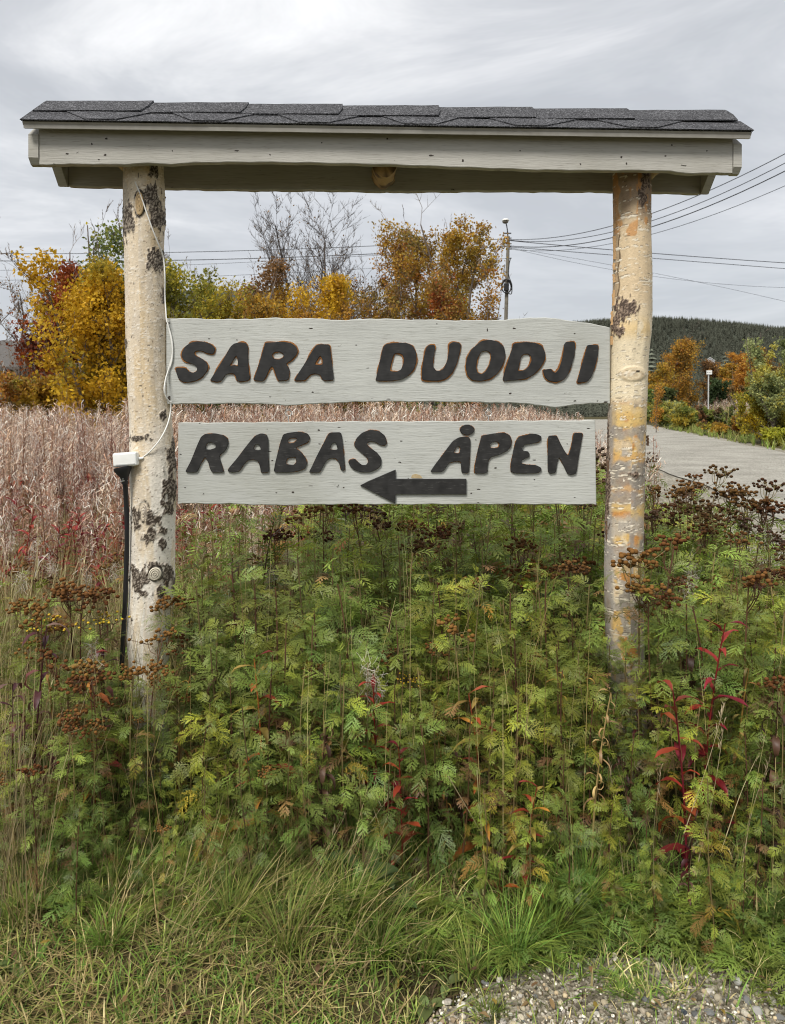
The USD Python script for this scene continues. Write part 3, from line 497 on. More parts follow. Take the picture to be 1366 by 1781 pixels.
# boards
up_t = [(289, 553), (330, 553.5), (400, 555), (480, 552.5), (560, 554), (600, 557), (640, 553.5), (700, 555), (800, 557), (880, 556), (925, 551.5), (955, 552.5), (985, 556), (1025, 562), (1062, 569)]
up_b = [(289, 702.5), (360, 702.5), (440, 701.5), (480, 704), (500, 705), (540, 703), (560, 701.5), (650, 698), (800, 699), (850, 700), (920, 702), (950, 707), (968, 709.5), (985, 706), (1000, 703.5), (1040, 702), (1062, 701)]
cB = -.014
obj('sign_board', plate(np.vstack([pxloop(wavy(up_b), cB), pxloop(wavy(up_t), cB)[::-1]]), [], cB, .022, .002), paintM, sign)
SARA = [([(95,362),(178,364),(200,390),(232,402),(258,392),(268,372),(255,345),(230,332),(185,318),(155,297),(143,270),(148,235),(170,195),(215,163),(265,152),(330,157),(385,180),(410,210),(402,245),(385,255),(340,247),(310,232),(275,227),(250,235),(243,250),(260,270),(305,290),(340,318),(355,350),(345,390),(310,435),(260,465),(200,477),(150,473),(118,450),(103,405)], []),
 ([(368,462),(385,435),(480,285),(530,195),(560,170),(610,160),(655,168),(670,195),(668,280),(675,380),(685,440),(678,460),(640,470),(600,472),(578,460),(572,430),(555,408),(520,408),(490,420),(475,445),(455,470),(420,475)], [[(577,262),(540,325),(522,348),(560,340),(588,350),(590,315)]]),
 ([(710,462),(740,380),(770,285),(800,185),(805,165),(870,160),(950,157),(1010,167),(1050,195),(1063,230),(1050,265),(1010,305),(970,332),(985,350),(1000,385),(990,460),(910,467),(895,440),(880,390),(860,350),(840,372),(815,430),(790,470)], [[(858,262),(880,238),(920,235),(950,255),(948,280),(915,297),(875,292)]]),
 ([(1033,465),(1060,415),(1110,340),(1170,240),(1210,182),(1240,175),(1315,178),(1325,250),(1335,350),(1350,462),(1270,465),(1250,445),(1240,420),(1200,408),(1165,415),(1140,440),(1120,462)], [[(1240,265),(1195,335),(1230,342),(1258,335),(1258,300)]])]
DUO = [([(43,333),(50,300),(75,190),(85,145),(100,125),(150,117),(220,118),(255,135),(275,175),(275,225),(262,265),(235,300),(195,325),(140,333)], [[(125,278),(130,245),(142,200),(150,180),(175,176),(195,185),(204,210),(200,240),(188,268),(165,281)]]),
 ([(306,328),(305,270),(318,190),(330,145),(345,130),(375,130),(382,145),(372,200),(368,250),(385,275),(405,277),(430,262),(450,215),(458,160),(460,125),(480,113),(515,116),(527,130),(520,170),(505,230),(480,285),(440,322),(400,333),(350,332)], []),
 ([(640,107),(690,100),(735,110),(770,140),(779,190),(765,240),(735,290),(690,322),(640,335),(590,330),(563,305),(553,260),(558,205),(585,155)], [[(640,170),(670,162),(692,175),(697,205),(685,245),(665,280),(640,296),(620,285),(612,255),(618,210)]]),
 ([(760,335),(775,270),(795,210),(815,150),(822,122),(890,113),(945,117),(985,135),(1003,175),(1000,215),(975,260),(935,300),(890,322),(830,330)], [[(848,278),(855,245),(865,200),(880,182),(905,180),(922,195),(925,220),(910,250),(885,272)]]),
 ([(988,270),(1035,264),(1045,280),(1060,288),(1080,265),(1095,220),(1105,170),(1108,130),(1120,112),(1165,110),(1172,125),(1168,190),(1150,250),(1130,300),(1105,328),(1065,340),(1020,333),(998,310)], []),
 ([(1180,345),(1195,290),(1215,220),(1235,150),(1240,130),(1303,128),(1302,180),(1285,250),(1265,310),(1240,338)], [])]
RAB = [([(45,325),(80,260),(120,160),(145,105),(170,88),(225,83),(285,95),(312,115),(316,150),(300,190),(265,220),(260,235),(275,280),(290,328),(215,330),(202,310),(190,265),(170,232),(150,265),(120,328),(80,330)], [[(172,183),(180,150),(205,140),(238,155),(235,175),(200,187)]]),
 ([(312,322),(315,305),(370,240),(430,160),(480,100),(520,83),(555,92),(565,120),(566,230),(572,328),(520,332),(512,290),(500,258),(470,248),(435,255),(410,285),(385,322),(340,330)], [[(472,183),(485,155),(505,152),(520,185),(500,190)]]),
 ([(597,328),(610,260),(640,140),(658,90),(690,80),(760,73),(810,85),(827,110),(815,140),(780,155),(735,175),(770,200),(800,240),(808,270),(795,305),(750,322),(690,330)], [[(686,130),(700,115),(735,112),(745,122),(725,143),(695,147)], [(672,275),(685,240),(735,232),(740,265),(720,283)]]),
 ([(817,330),(835,295),(870,220),(910,145),(945,78),(1020,77),(1030,140),(1038,230),(1045,310),(1030,320),(1018,310),(1005,265),(985,240),(950,240),(925,260),(905,300),(885,330)], [[(948,182),(965,148),(982,142),(992,160),(997,185),(975,188)]]),
 ([(1065,265),(1075,248),(1105,243),(1125,262),(1150,283),(1175,282),(1190,262),(1180,235),(1145,205),(1110,175),(1100,155),(1115,115),(1150,80),(1200,62),(1255,68),(1295,100),(1307,145),(1292,163),(1262,158),(1235,140),(1200,135),(1178,147),(1195,170),(1245,205),(1272,240),(1270,285),(1245,310),(1200,328),(1140,328),(1095,310),(1072,285)], [])]
APEN = [([(465 + 48 * math.cos(t), 66 + 35 * math.sin(t)) for t in np.linspace(0, 2 * np.pi, 15)[:-1]], []),
 ([(220,345),(250,300),(310,220),(370,140),(410,115),(470,110),(488,130),(485,220),(478,352),(428,350),(425,300),(420,275),(380,275),(345,285),(320,325),(300,345)], [[(376,215),(395,180),(412,175),(420,190),(413,220),(390,220)]]),
 ([(512,352),(515,300),(535,200),(555,125),(562,103),(640,90),(710,83),(745,100),(760,135),(755,175),(730,205),(680,230),(625,245),(608,265),(600,310),(600,345),(575,355)], [[(617,165),(630,148),(660,143),(678,158),(672,180),(645,187),(620,185)]]),
 ([(750,340),(752,290),(770,200),(785,140),(805,110),(860,98),(880,90),(930,95),(955,110),(953,135),(930,150),(880,160),(845,165),(828,190),(835,205),(865,207),(878,225),(875,245),(850,255),(825,268),(825,288),(860,295),(920,298),(952,315),(957,335),(930,352),(850,355),(780,354)], []),
 ([(995,105),(1055,102),(1075,145),(1110,210),(1130,237),(1145,200),(1160,130),(1168,85),(1228,87),(1220,140),(1200,250),(1185,355),(1150,365),(1125,355),(1100,300),(1070,245),(1058,290),(1050,350),(1010,357),(997,340)], [])]
rl_ = np.random.default_rng(9)
def letters(lst, x0, y0, sc, cb, parent, mat, names, orange):
    for (ext, holes), nm in zip(lst, names):
        def mp(l, it=2): 
            l = chaikin(l, it); return pxloop(np.stack([x0 + l[:, 0] / sc, y0 + l[:, 1] / sc], 1), cb)
        e = mp(ext); hs = [mp(h) for h in holes]
        p = obj('letter', plate(e, hs, cb - .0052, .0052, .0009), mat, parent, label=f'carved black wooden letter {nm}')
        poly = Polygon(e, hs).buffer(0)
        big = poly.buffer(.0018 if orange else .0001).simplify(.0003)
        if big.geom_type != 'Polygon': big = max(big.geoms, key=lambda g: g.area)
        def rough(l):
            ls = LineString(l); n = int(ls.length / .0022); q = np.array([ls.interpolate(k * ls.length / n).coords[0] for k in range(n)])
            d = np.roll(q, -1, 0) - np.roll(q, 1, 0); d /= np.linalg.norm(d, axis=1, keepdims=True) + 1e-9; nn = np.stack([d[:, 1], -d[:, 0]], 1)
            w = 1.5 * meshkit.noise(np.stack([q[:, 0] * 45, q[:, 1] * 45, 0 * q[:, 0]], -1), 6) - .78
            return q + nn * (w * (.0036 if orange else .002) + rl_.uniform(-.0007, .0007, n))[:, None] * (1 if Polygon(l).exterior.is_ccw else -1)
        try:
            bp = Polygon(rough(big.exterior.coords), [rough(h.coords) for h in big.interiors if h.length > .01]).buffer(0)
            if bp.geom_type != 'Polygon': bp = max(bp.geoms, key=lambda g: g.area)
        except Exception: bp = big
        obj('letter_edge', plate(np.array(bp.exterior.coords)[:-1], [np.array(h.coords)[:-1] for h in bp.interiors], cb - .0028, .0028 + .001, .0003), rustM, p)
letters(SARA, 285, 560, 4.553, cB, sign.GetChild('sign_board'), letterM, 'SARA', True)
letters(DUO, 640, 560, 3.2524, cB, sign.GetChild('sign_board'), letterM, 'DUODJI', True)
hang = thing('hanging_board', 'lower grey board with black letters and arrow hanging beneath the larger board', 'sign board', W(0, 0, .98))
lo_t = [(310, 735), (420, 734.5), (600, 733), (760, 732.5), (900, 731.5), (1036, 731)]; lo_b = [(309, 876), (400, 876.5), (480, 879), (600, 877), (700, 877.5), (850, 877), (1038, 877.5)]
board2 = obj('board', plate(np.vstack([pxloop(wavy(lo_b), cB), pxloop(wavy(lo_t), cB)[::-1]]), [], cB, .021, .0018), paintM, hang)
letters(RAB, 310, 730, 3.5947, cB, board2, letterWornM, 'RABAS', False)
letters(APEN, 690, 730, 3.7944, cB, board2, letterWornM, ['ring above the A', 'A', 'P', 'E', 'N'], False)
arw = [(627, 844), (640, 837), (688, 816.5), (688.5, 832.8), (811, 832.5), (811, 859.5), (688.5, 859.5), (687.5, 875.5), (650, 856)]
obj('arrow', plate(pxloop(arw, cB), [], cB - .006, .006, .001), letterWornM, board2, label='black arrow pointing left')
obj('bare_patch', plate(pxloop(chaikin([(715, 831.5), (717, 826), (723, 824), (731, 826), (736, 832)]), cB), [], cB - .0008, .001, .0002), simple('bare_plywood', (.48, .38, .22), .8, (70, (.36, .27, .15))), board2)
for x in (502, 850):
    a, zt = SP(x, 703, -.003); a = float(a); zc = float(SP(x, 718.5, -.003)[1]); zb = float(SP(x, 733, -.003)[1]); t = np.linspace(0, 2 * np.pi * .96, 22); r = 5.2 / 640
    m = MB(); v, f = tube(W(a + r * np.sin(t), -.003 + 0 * t, zc + r * np.cos(t)), .0013, 6); m.add(v, f); v, f = tube([W(a, -.003, zc - r), W(a, -.003, zb - .004)], .0014, 6); m.add(v, f)
    obj('eye_screw', m.get()[0], metalM, hang, True)
    m = MB(); t = np.linspace(.6, 5.6, 16); v, f = tube(np.vstack([[W(a, -.003, zt + .005)], W(a + .0035 * np.sin(t + 3.1), -.003 + .004 * np.cos(t), zc + r + .0005 + .0035 * (1 - np.cos(t + 3.1)) - .001)]), .0011, 5); m.add(v, f)
    obj('hook', m.get()[0], metalM, hang, True)
# nail holes, small knots and chips in the paint
nickM = simple('dark_knot', (.045, .036, .028), .8); rk = np.random.default_rng(19)
for par, cf, lst in ((sign.GetChild('fascia'), cF, [(185, 241, 4, 3), (160, 250, 3, 3), (117, 267, 5, 2.5), (183, 269, 4, 3), (412, 262, 8, 2.2), (470, 269, 3, 2.5), (674, 241, 3, 3), (750, 270, 8, 2.2), (805, 279, 3, 4), (1010, 285, 3, 2.5), (1081, 273, 4, 2.5), (1090, 284, 3, 3), (1169, 252, 3, 2.5), (1158, 271, 4, 3), (300, 262, 2, 2), (560, 248, 2.5, 2), (905, 262, 2.5, 2), (1230, 262, 2, 2)]),
        (sign.GetChild('sign_board'), cB, [(541, 571, 6, 1.8), (544, 682, 4, 2.2), (895, 571, 6, 2), (412, 591, 3, 1.4), (364, 589, 3, 1.2), (888, 684, 5, 2.2), (676, 694, 6, 1.2), (292, 562, 7, 2.6), (294, 692, 5, 7), (1054, 699, 9, 2), (760, 563, 3, 1.5), (1000, 580, 3, 1.2), (470, 690, 4, 1.2), (620, 600, 4, 1.1), (848, 574, 2.5, 4), (965, 655, 8, 1.0), (640, 640, 5, 1.)]),
        (board2, cB, [(555, 748, 4, 2.2), (469, 785, 7, 1.2), (556, 772, 5, 1.4), (474, 801, 4, 1.5), (510, 856, 4, 2.4), (481, 857, 3, 1.4), (354, 859, 2.5, 1.5), (598, 848, 3, 2), (698, 767, 4, 1.5), (696, 804, 5, 1.6), (828, 765, 2.5, 1.5), (862, 814, 5, 2), (833, 851, 6, 1.4), (820, 858, 3, 2.4), (930, 834, 2, 1.5), (987, 772, 2, 1.6), (314, 790, 4, 1.4), (322, 848, 3, 1.2), (540, 845, 7, 1.), (1024, 745, 5, 1.2), (930, 800, 6, 1.4), (1000, 865, 3, 1.2), (590, 743, 5, 1.)])):
    for (x, y, rx, ry_) in lst:
        n = 11; t = np.linspace(0, 2 * np.pi, n + 1)[:-1]; rad = rk.uniform(.55, 1.15, n); obj('knot_hole', plate(pxloop(np.stack([x + rx * .62 * rad * np.cos(t), y + ry_ * .7 * rad * np.sin(t)], 1), cf), [], cf - .0004, .001, .0001), nickM, par)
# cables and adapter on the left post
def pc(pts, c): return np.array([W(SP(x, y, cc)[0], cc, SP(x, y, cc)[1]) for (x, y), cc in zip(pts, c if np.ndim(c) else [c] * len(pts))])
m = MB()
v, f = tube(spline(pc([(228, 286), (234, 312), (245, 340), (256, 372), (266, 400), (276, 425), (284, 447), (287, 480), (287, 515), (290, 560)], [postc(x, y, .0035) for x, y in ((228, 286), (234, 312), (245, 340), (256, 372), (266, 400), (276, 425), (283, 447))] + [-.02, -.012, -.03]), 60), .0018, 6); m.add(v, f)
for pts in ([(291, 560), (296, 580), (300, 605), (299, 628), (292, 650), (287, 672), (289, 690), (297, 703), (296, 720), (290, 742), (278, 765), (262, 784), (250, 794), (241, 797.5)], [(292, 562), (299, 590), (300, 615), (294, 640), (288, 660), (286, 680), (292, 695), (299, 700)]):
    n = len(pts); cs = [min(-.018, postc(x, y, .0035)) for x, y in pts]; v, f = tube(spline(pc(pts, cs), 70), .0018, 6); m.add(v, f)
wc = obj('white_cable', m.get()[0], wireM, None, True); tag(wc, 'thin white cable winding down the left birch post past the board end', 'cable')
ad = thing('power_adapter', 'white plug-in power adapter on the side of the left birch post', 'adapter', W(SP(220, 800, -.06)[0], -.06, SP(220, 800, -.06)[1]))
o = prim_off(ad); up = rbox((.063, .030, .036), .0055, (0, math.radians(-4), 0), o + [0, 0, .002]); obj('housing', up, plasticM, ad, 40)
obj('vent_strip', rbox((.05, .002, .004), .0009, (0, math.radians(-4), 0), o + [.002, -.0153, -.0105]), simple('grey_vent', (.45, .45, .43), .6), ad)
v, f = tube([o + [.030, 0, .004], o + [.036, 0, .004], o + [.044, .001, .0052]], [.0042, .0035, .002], 10); obj('strain_relief', (v, f), plasticM, ad, True)
ec = thing('extension_cord', 'thick black extension cord with socket running down the left side of the birch post', 'cord', W(SP(217, 1150, -.04)[0], -.04, .15))
pr = [(213, 812, .0225), (214, 817, .0225), (215, 823, .017), (216.5, 829, .0115), (217, 835, .0085), (217.5, 842, .0075)]
v, f = tube(pc([(x, y) for x, y, r in pr], -.062), [r for *_, r in pr], 16); obj('socket', (v, f), rubberM, ec, 40)
v, f = tube(spline(pc([(217.5, 836), (219.5, 870), (221, 920), (220, 975), (218.5, 1030), (216, 1080), (214, 1120), (212, 1170), (214, 1240), (230, 1330)], [-.062, -.05, -.045, -.04, -.038, -.034, -.03, -.02, -.01, .0]), 60), .0062, 10); obj('cord', (v, f), rubberM, ec, True)
for dx in (0, .004):
    v, f = tube(pc([(209, 834 + dx * 900), (214, 833 + dx * 900), (222, 832 + dx * 900)], [-.064, -.072, -.064]), .0012, 5); obj('cable_tie', (v, f), metalM, ec)
# ------------------------------------------------------------------ trees and shrubs
def rot_to(d, ang, az):
    d = d / np.linalg.norm(d); r = np.array([0, 0, 1.]) if abs(d[2]) < .95 else np.array([1., 0, 0]); a = np.cross(d, r); a /= np.linalg.norm(a); b = np.cross(d, a)
    return d * math.cos(ang) + (a * math.cos(az) + b * math.sin(az)) * math.sin(ang)
def grow(r, base, H, stems=1, splay=.15, first=.25, nb=9, lv=3, ang=.75, lfac=.42, upb=.25, r0=None, wig=.12, maxseg=9000):
    S, tips, Q = [], [], []; r0 = r0 or H * .014
    for s in range(stems):
        az = r.uniform(0, 6.28); t = splay * r.uniform(.4, 1.3) if stems > 1 else splay * .3
        Q.append((base + np.array([math.cos(az), math.sin(az), 0]) * (.06 * H * splay if stems > 1 else 0), np.array([math.cos(az) * t, math.sin(az) * t, 1]), H * (r.uniform(.75, 1.0) if s else 1.), r0 * r.uniform(.7, 1.1), 0))
    while Q:
        p, d, Ln, rad, lvl = Q.pop(0)
        ns = 6 if lvl == 0 else (4 if lvl == 1 else 3); k = nb if lvl == 0 else max(3, nb * (.62 if lvl == 1 else .5)); st = Ln / ns; q = p
        for i in range(ns):
            ra, rb_ = rad * (1 - .82 * i / ns), rad * (1 - .82 * (i + 1) / ns); d = d + r.normal(0, wig, 3) + np.array([0, 0, upb * .25]); d = d / math.sqrt(d @ d); q1 = q + d * st
            S.append((q, q1, ra, rb_, lvl))
            if lvl >= lv - 1 or (lvl == lv - 2 and i > 1): tips.append((q, q1))
            t = (i + 1) / ns
            if lvl < lv and len(S) + len(Q) * 3 < maxseg and (lvl > 0 or t > first):
                for _ in range(int(k / ns + r.uniform(0, 1))):
                    w = r.uniform(0, 1); b0 = q + (q1 - q) * w; Lc = Ln * lfac * r.uniform(.65, 1.25) * (1.15 - .55 * t)
                    Q.append((b0, rot_to(d, ang * r.uniform(.65, 1.3), r.uniform(0, 6.28)) + np.array([0, 0, upb]), Lc, max(rb_ * .6, .0065), lvl + 1))
            q = q1
    return S, tips
def leafquads(r, C, size, cols, clump, ori=None):
    n = len(C); d = r.normal(0, 1, (n, 3)); d[:, 2] -= .3; d /= np.linalg.norm(d, axis=1, keepdims=True); s = np.cross(d, r.normal(0, 1, (n, 3))); s /= np.linalg.norm(s, axis=1, keepdims=True)
    L_ = size * r.uniform(.6, 1.35, n)[:, None]; w = L_ * .34; V = np.stack([C, C + d * L_ * .5 + s * w, C + d * L_, C + d * L_ * .5 - s * w], 1).reshape(-1, 3)
    cn = meshkit.fbm(C * clump, 2, int(r.integers(99))); cols = np.array(cols, float); k = np.clip(((cn - .5) * 2.0 + .5) * (len(cols) - 1) + r.normal(0, .45, n), 0, len(cols) - 1.001); i = k.astype(int); c = cols[i] * (1 - (k - i))[:, None] + cols[i + 1] * (k - i)[:, None]
    c = c * r.uniform(.7, 1.25, n)[:, None]
    return V, tri(np.arange(4 * n).reshape(-1, 4)), np.repeat(c, 4, 0)
YEL = [(.30, .22, .016), (.52, .34, .016), (.66, .44, .025), (.50, .38, .03), (.26, .24, .04)]; ORG = [(.33, .16, .03), (.48, .23, .03), (.58, .33, .04), (.42, .25, .05)]
OLV = [(.20, .14, .035), (.34, .21, .035), (.48, .27, .03), (.36, .15, .03), (.27, .20, .05)]; RED = [(.16, .045, .02), (.30, .07, .02), (.38, .11, .025), (.22, .10, .03)]
GRN = [(.11, .15, .03), (.18, .22, .045), (.28, .28, .06), (.14, .18, .07)]; WIL = [(.19, .23, .09), (.29, .34, .13), (.38, .42, .17), (.50, .44, .06), (.33, .33, .07)]; YGR = [(.18, .18, .03), (.32, .28, .04), (.50, .36, .03), (.28, .26, .045)]
BRN = [(.12, .07, .035), (.20, .11, .05), (.28, .13, .04), (.15, .10, .05)]
def tree(seed, x, Y, top, hw, label, cat='tree', name='birch_tree', pal=YEL, nleaf=6000, lsize=.07, stems=1, splay=.2, bark=(.16, .13, .11), group=None, jit=.18, pct=92, **kw):
    nleaf = int(nleaf * (2.7 if nleaf > 2000 else 1.3)); lsize *= .98
    r = np.random.default_rng(seed); X = (x - CX) / F * Y; zb = float(gz(X, Y)) - .03 if Y < 200 else 0.; H = EYE + (HY - top) / F * Y - zb; base = np.array([X, Y, zb])
    S, tips = grow(r, base, H, stems, splay, **kw); p0 = np.array([s[0] for s in S]); p1 = np.array([s[1] for s in S]); ra = np.array([s[2] for s in S]); rb_ = np.array([s[3] for s in S]); lv = np.array([s[4] for s in S])
    # fit the crown to its height and half width
    hz_, ex = np.percentile(p1[lv >= 2][:, 2], 99 if nleaf < 1500 else 93) - zb, np.percentile(np.abs(p1[lv >= 2][:, 0] - X), pct); sx_, sz_ = (hw / F * Y) / max(ex, 1e-3), H / hz_
    fit = lambda P: np.stack([X + (P[:, 0] - X) * sx_, Y + (P[:, 1] - Y) * sx_, zb + (P[:, 2] - zb) * sz_], 1); p0, p1 = fit(p0), fit(p1)
    t = thing(name, label, cat, base, group=group); bk = np.array(bark)
    for nm, k, sides in (('trunk', lv == 0, 7), ('branches', lv > 0, 3)):
        v, f = segs_mesh(p0[k], p1[k], ra[k], rb_[k], sides); n = meshkit.fbm(v * [6, 6, 9], 2, seed); c = bk * (.6 + .8 * n)[:, None]
        obj(nm, (v, f), barkM, t, nm == 'trunk', c)
    if nleaf:
        T0 = fit(np.array([a for a, b in tips])); T1 = fit(np.array([b for a, b in tips])); i = r.integers(0, len(T0), nleaf); w = r.uniform(0, 1.1, (nleaf, 1)); C = T0[i] + (T1[i] - T0[i]) * w + r.normal(0, jit, (nleaf, 3)) * np.array([1, 1, .8]) * H / 6
        C = C[(C[:, 2] > zb + .05) & (np.abs(C[:, 0] - X) < hw / F * Y * r.uniform(.85, 1.18, len(C))) & (C[:, 2] < zb + H * r.uniform(.97, 1.04, len(C)))]; v, f, c = leafquads(r, C, lsize, pal, 1.1); obj('crown', (v, f), crownM, t, False, c)
    return t
tree(1, -52, 15, 335, 85, 'bare birch at the left picture edge with a few last brown leaves', pal=BRN, nleaf=420, lsize=.06, nb=14, lv=3, upb=.1, splay=.3, jit=.05)
tree(2, 22, 24, 500, 70, 'grey leafless birch behind the thin white stem on the far left', pal=BRN + RED[1:3], nleaf=1900, lsize=.06, stems=3, nb=13, lv=3, jit=.06)
tree(3, 58, 17, 478, 42, 'slender birch with a white stem and a few red leaves at far left', pal=RED, nleaf=1000, lsize=.07, bark=(.42, .39, .35), r0=.035, jit=.06, upb=.15)
tree(4, 68, 16.5, 462, 58, 'red brown rowan behind the golden bush left of the sign', name='rowan_tree', pal=RED + [(.22, .11, .02)], nleaf=5200, lsize=.085, stems=3, splay=.22)
tree(5, 162, 12.2, 462, 74, 'dense golden yellow willow bush left of the left birch post', 'bush', 'willow_bush', YEL, 12500, .062, stems=7, splay=.32, first=.05, lfac=.4, jit=.16)
tree(6, 208, 13.2, 412, 52, 'tall golden willow half hidden by the left birch post', name='willow_tree', pal=YEL + GRN, nleaf=5200, lsize=.062, stems=4, splay=.14, first=.08, lfac=.3, upb=.5)
tree(7, 320, 15, 476, 66, 'yellow green willow between the left post and the dark roof', name='willow_tree', pal=YGR, nleaf=8500, lsize=.065, stems=7, splay=.22, first=.05, lfac=.34, upb=.5)
tree(8, 386, 18, 498, 56, 'greenish willow bush right of the dark house roof', 'bush', 'willow_bush', YGR, 5200, .075, stems=5, splay=.28, first=.05)
tree(9, 440, 19, 462, 64, 'rust orange birch to the left of the tall bare birch', pal=ORG + BRN, nleaf=5200, lsize=.07, stems=3, splay=.22)
tree(10, 528, 23, 338, 74, 'tall bare many stemmed birch rising over the sign board', pal=BRN, nleaf=500, lsize=.06, stems=6, splay=.22, nb=15, lv=3, lfac=.42, upb=.30, first=.2, ang=.72, r0=.075, wig=.07, pct=86, maxseg=19000, jit=.05, bark=(.10, .085, .075))
tree(11, 532, 16, 486, 74, 'bright orange yellow birch in front of the tall bare birch', pal=ORG[1:] + YEL[1:4], nleaf=6800, lsize=.066, stems=3, splay=.25, first=.1)
tree(12, 606, 20, 470, 72, 'dark twiggy half bare bush behind the middle of the board', 'bush', 'twiggy_bush', BRN + [(.06, .05, .03)], 3400, .06, stems=5, splay=.3, nb=9)
tree(13, 680, 22, 414, 72, 'thinning olive brown birch left of the wide autumn birch', pal=OLV, nleaf=6000, lsize=.07, stems=3, splay=.2, nb=10, upb=.4, jit=.08)
tree(14, 752, 21, 414, 98, 'wide olive and orange birch with bare top near the light pole', pal=OLV + [(.30, .10, .02)], nleaf=11500, lsize=.07, stems=4, splay=.24, nb=10, upb=.4, maxseg=7000, jit=.1)
tree(15, 806, 18, 476, 58, 'low reddish orange birch left of the light pole', pal=OLV[1:] + RED[1:3], nleaf=5200, lsize=.066, stems=3, splay=.28, first=.1)
for i, (x, Y, tp, hw, pal, lab) in enumerate([(28, 14.5, 655, 55, OLV + YGR[1:3], 'low yellowing bush under the bare birches at far left'), (85, 14, 660, 40, OLV, 'low brown bush in front of the red rowan'), (300, 14, 600, 60, YGR, 'low yellow bush seen just right of the left post'), (420, 15, 620, 70, GRN + OLV, 'low green brown bush behind the left half of the upper board'),
        (480, 17, 520, 55, OLV + ORG, 'dull orange bush filling the gap left of the bright orange birch'), (650, 19, 515, 60, OLV + BRN, 'brown bush filling the gap under the thinning olive birch'), (245, 17, 520, 40, YGR, 'yellow green bush half hidden behind the left post'), (560, 16, 620, 80, OLV, 'low brown bush behind the middle of the upper board'), (720, 17, 620, 90, GRN + OLV, 'low olive bush behind the right half of the upper board')]):
    tree(40 + i, x, Y, tp, hw, lab, 'bush', 'low_bush', pal, 4200, .07, stems=6, splay=.4, first=.05, nb=7)
# right of the post
tree(60, 1356, 28.5, 594, 64, 'tall grey green willow with yellow lower leaves at the right edge', name='willow_tree', pal=WIL, nleaf=12000, lsize=.085, stems=8, splay=.3, first=.05, lfac=.36, upb=.5, jit=.12)
tree(61, 1330, 29, 684, 36, 'yellow leaved bush at the foot of the grey green willow', 'bush', 'low_bush', YGR + YEL[1:3], 5200, .08, stems=6, splay=.4, first=.05)
tree(62, 1352, 26.5, 745, 22, 'low bright lime yellow shrub on the far road verge', 'shrub', 'low_shrub', [(.30, .30, .03), (.45, .42, .04), (.40, .33, .03)], 2200, .08, stems=6, splay=.6, first=.02)
for i, (x, Y, tp, hw, pal, lab, nm) in enumerate([(1168, 110, 592, 30, ORG + OLV, 'olive orange birch farthest left of the distant birches past the road', 'birch_tree'), (1194, 115, 594, 27, OLV + ORG, 'tall orange brown birch left of the white gable', 'birch_tree'), (1288, 105, 614, 28, ORG, 'bright orange birch just right of the white gable', 'birch_tree'), (1268, 112, 634, 18, OLV, 'brown birch partly in front of the white gable house', 'birch_tree'),
        (1233, 118, 629, 22, BRN, 'brownish bare bush in front of the white gable', 'bush'), (1325, 100, 606, 26, ORG + BRN, 'orange birch partly behind the grey green willow', 'birch_tree'), (1140, 104, 634, 26, OLV, 'low olive birch beside the right birch post across the road', 'birch_tree')]):
    tree(70 + i, x, Y, tp, hw, lab, 'tree' if nm != 'bush' else 'bush', nm, pal, 3600, .26, stems=3, splay=.22, first=.1, nb=8, r0=.09)
tree(80, 1142, 46, 672, 9, 'small bright orange young birch beyond the road', name='young_birch', pal=ORG[1:], nleaf=900, lsize=.09, stems=1, first=.05)
for i, (x, Y, tp, hw, pal, lab) in enumerate([(1132, 52, 680, 20, GRN+WIL, 'green bush behind the small orange birch'), (1162, 44, 700, 28, GRN + YGR, 'green bush at the gravel side track past the road'), (1158, 50, 676, 18, [(.06, .08, .025), (.10, .12, .04)], 'dark green bush behind the road verge near the right post'), (1198, 38, 700, 32, WIL + GRN, 'grey green bush below the small white road sign'), (1205, 33, 722, 36, YGR, 'low yellowish bush on the verge below the small white sign'),
        (1248, 31, 708, 30, GRN + BRN, 'mixed green brown bush right of the small white sign'), (1262, 27.5, 738, 26, YGR + OLV, 'low orange tinged bush on the road verge'), (1295, 27, 722, 26, OLV + GRN, 'brown green bush left of the lime yellow shrub'), (1300, 60, 672, 26, BRN + GRN, 'dull brown bush far behind the road verge'), (1252, 62, 660, 14, [(.035, .06, .02), (.06, .09, .03)], 'small dark green bush right of the white sign pole')]):
    Y = max(Y, 6.9 / ((x - CX) / F - .255)); tree(85 + i, x, Y, tp, hw, lab, 'bush', 'road_side_bush', pal, 3200, .0030 * Y + .02, stems=6, splay=.45, first=.03, nb=6, maxseg=1800)
def pine(x, Y, tp, sc, lab):
    X = (x - CX) / F * Y; zb = -.1; H = EYE + (HY - tp) / F * Y - zb; t = thing('pine_tree', lab, 'tree', (X, Y, zb))
    (v, f), c = conifer(20 + int(x), 1.3); v = v * [H * sc, H * sc, H] + prim_off(t); k = 10; nt = 12
    obj('trunk', tube([prim_off(t), prim_off(t) + [0, 0, H * .9]], [H * .02, H * .004], 6), barkM, t, True, (.09, .06, .045)); obj('crown', (v, f), coniferM, t, False, c * 1.2)
pine(1134, 160, 606, 1.2, 'dark pine closest to the right birch post past the road'); pine(1148, 175, 622, 1.3, 'shorter dark pine next to the distant orange birches'); pine(1262, 190, 612, 1.5, 'dark pine right behind the white gable'); pine(1300, 185, 616, 1.3, 'dark pine behind the bright orange birch')

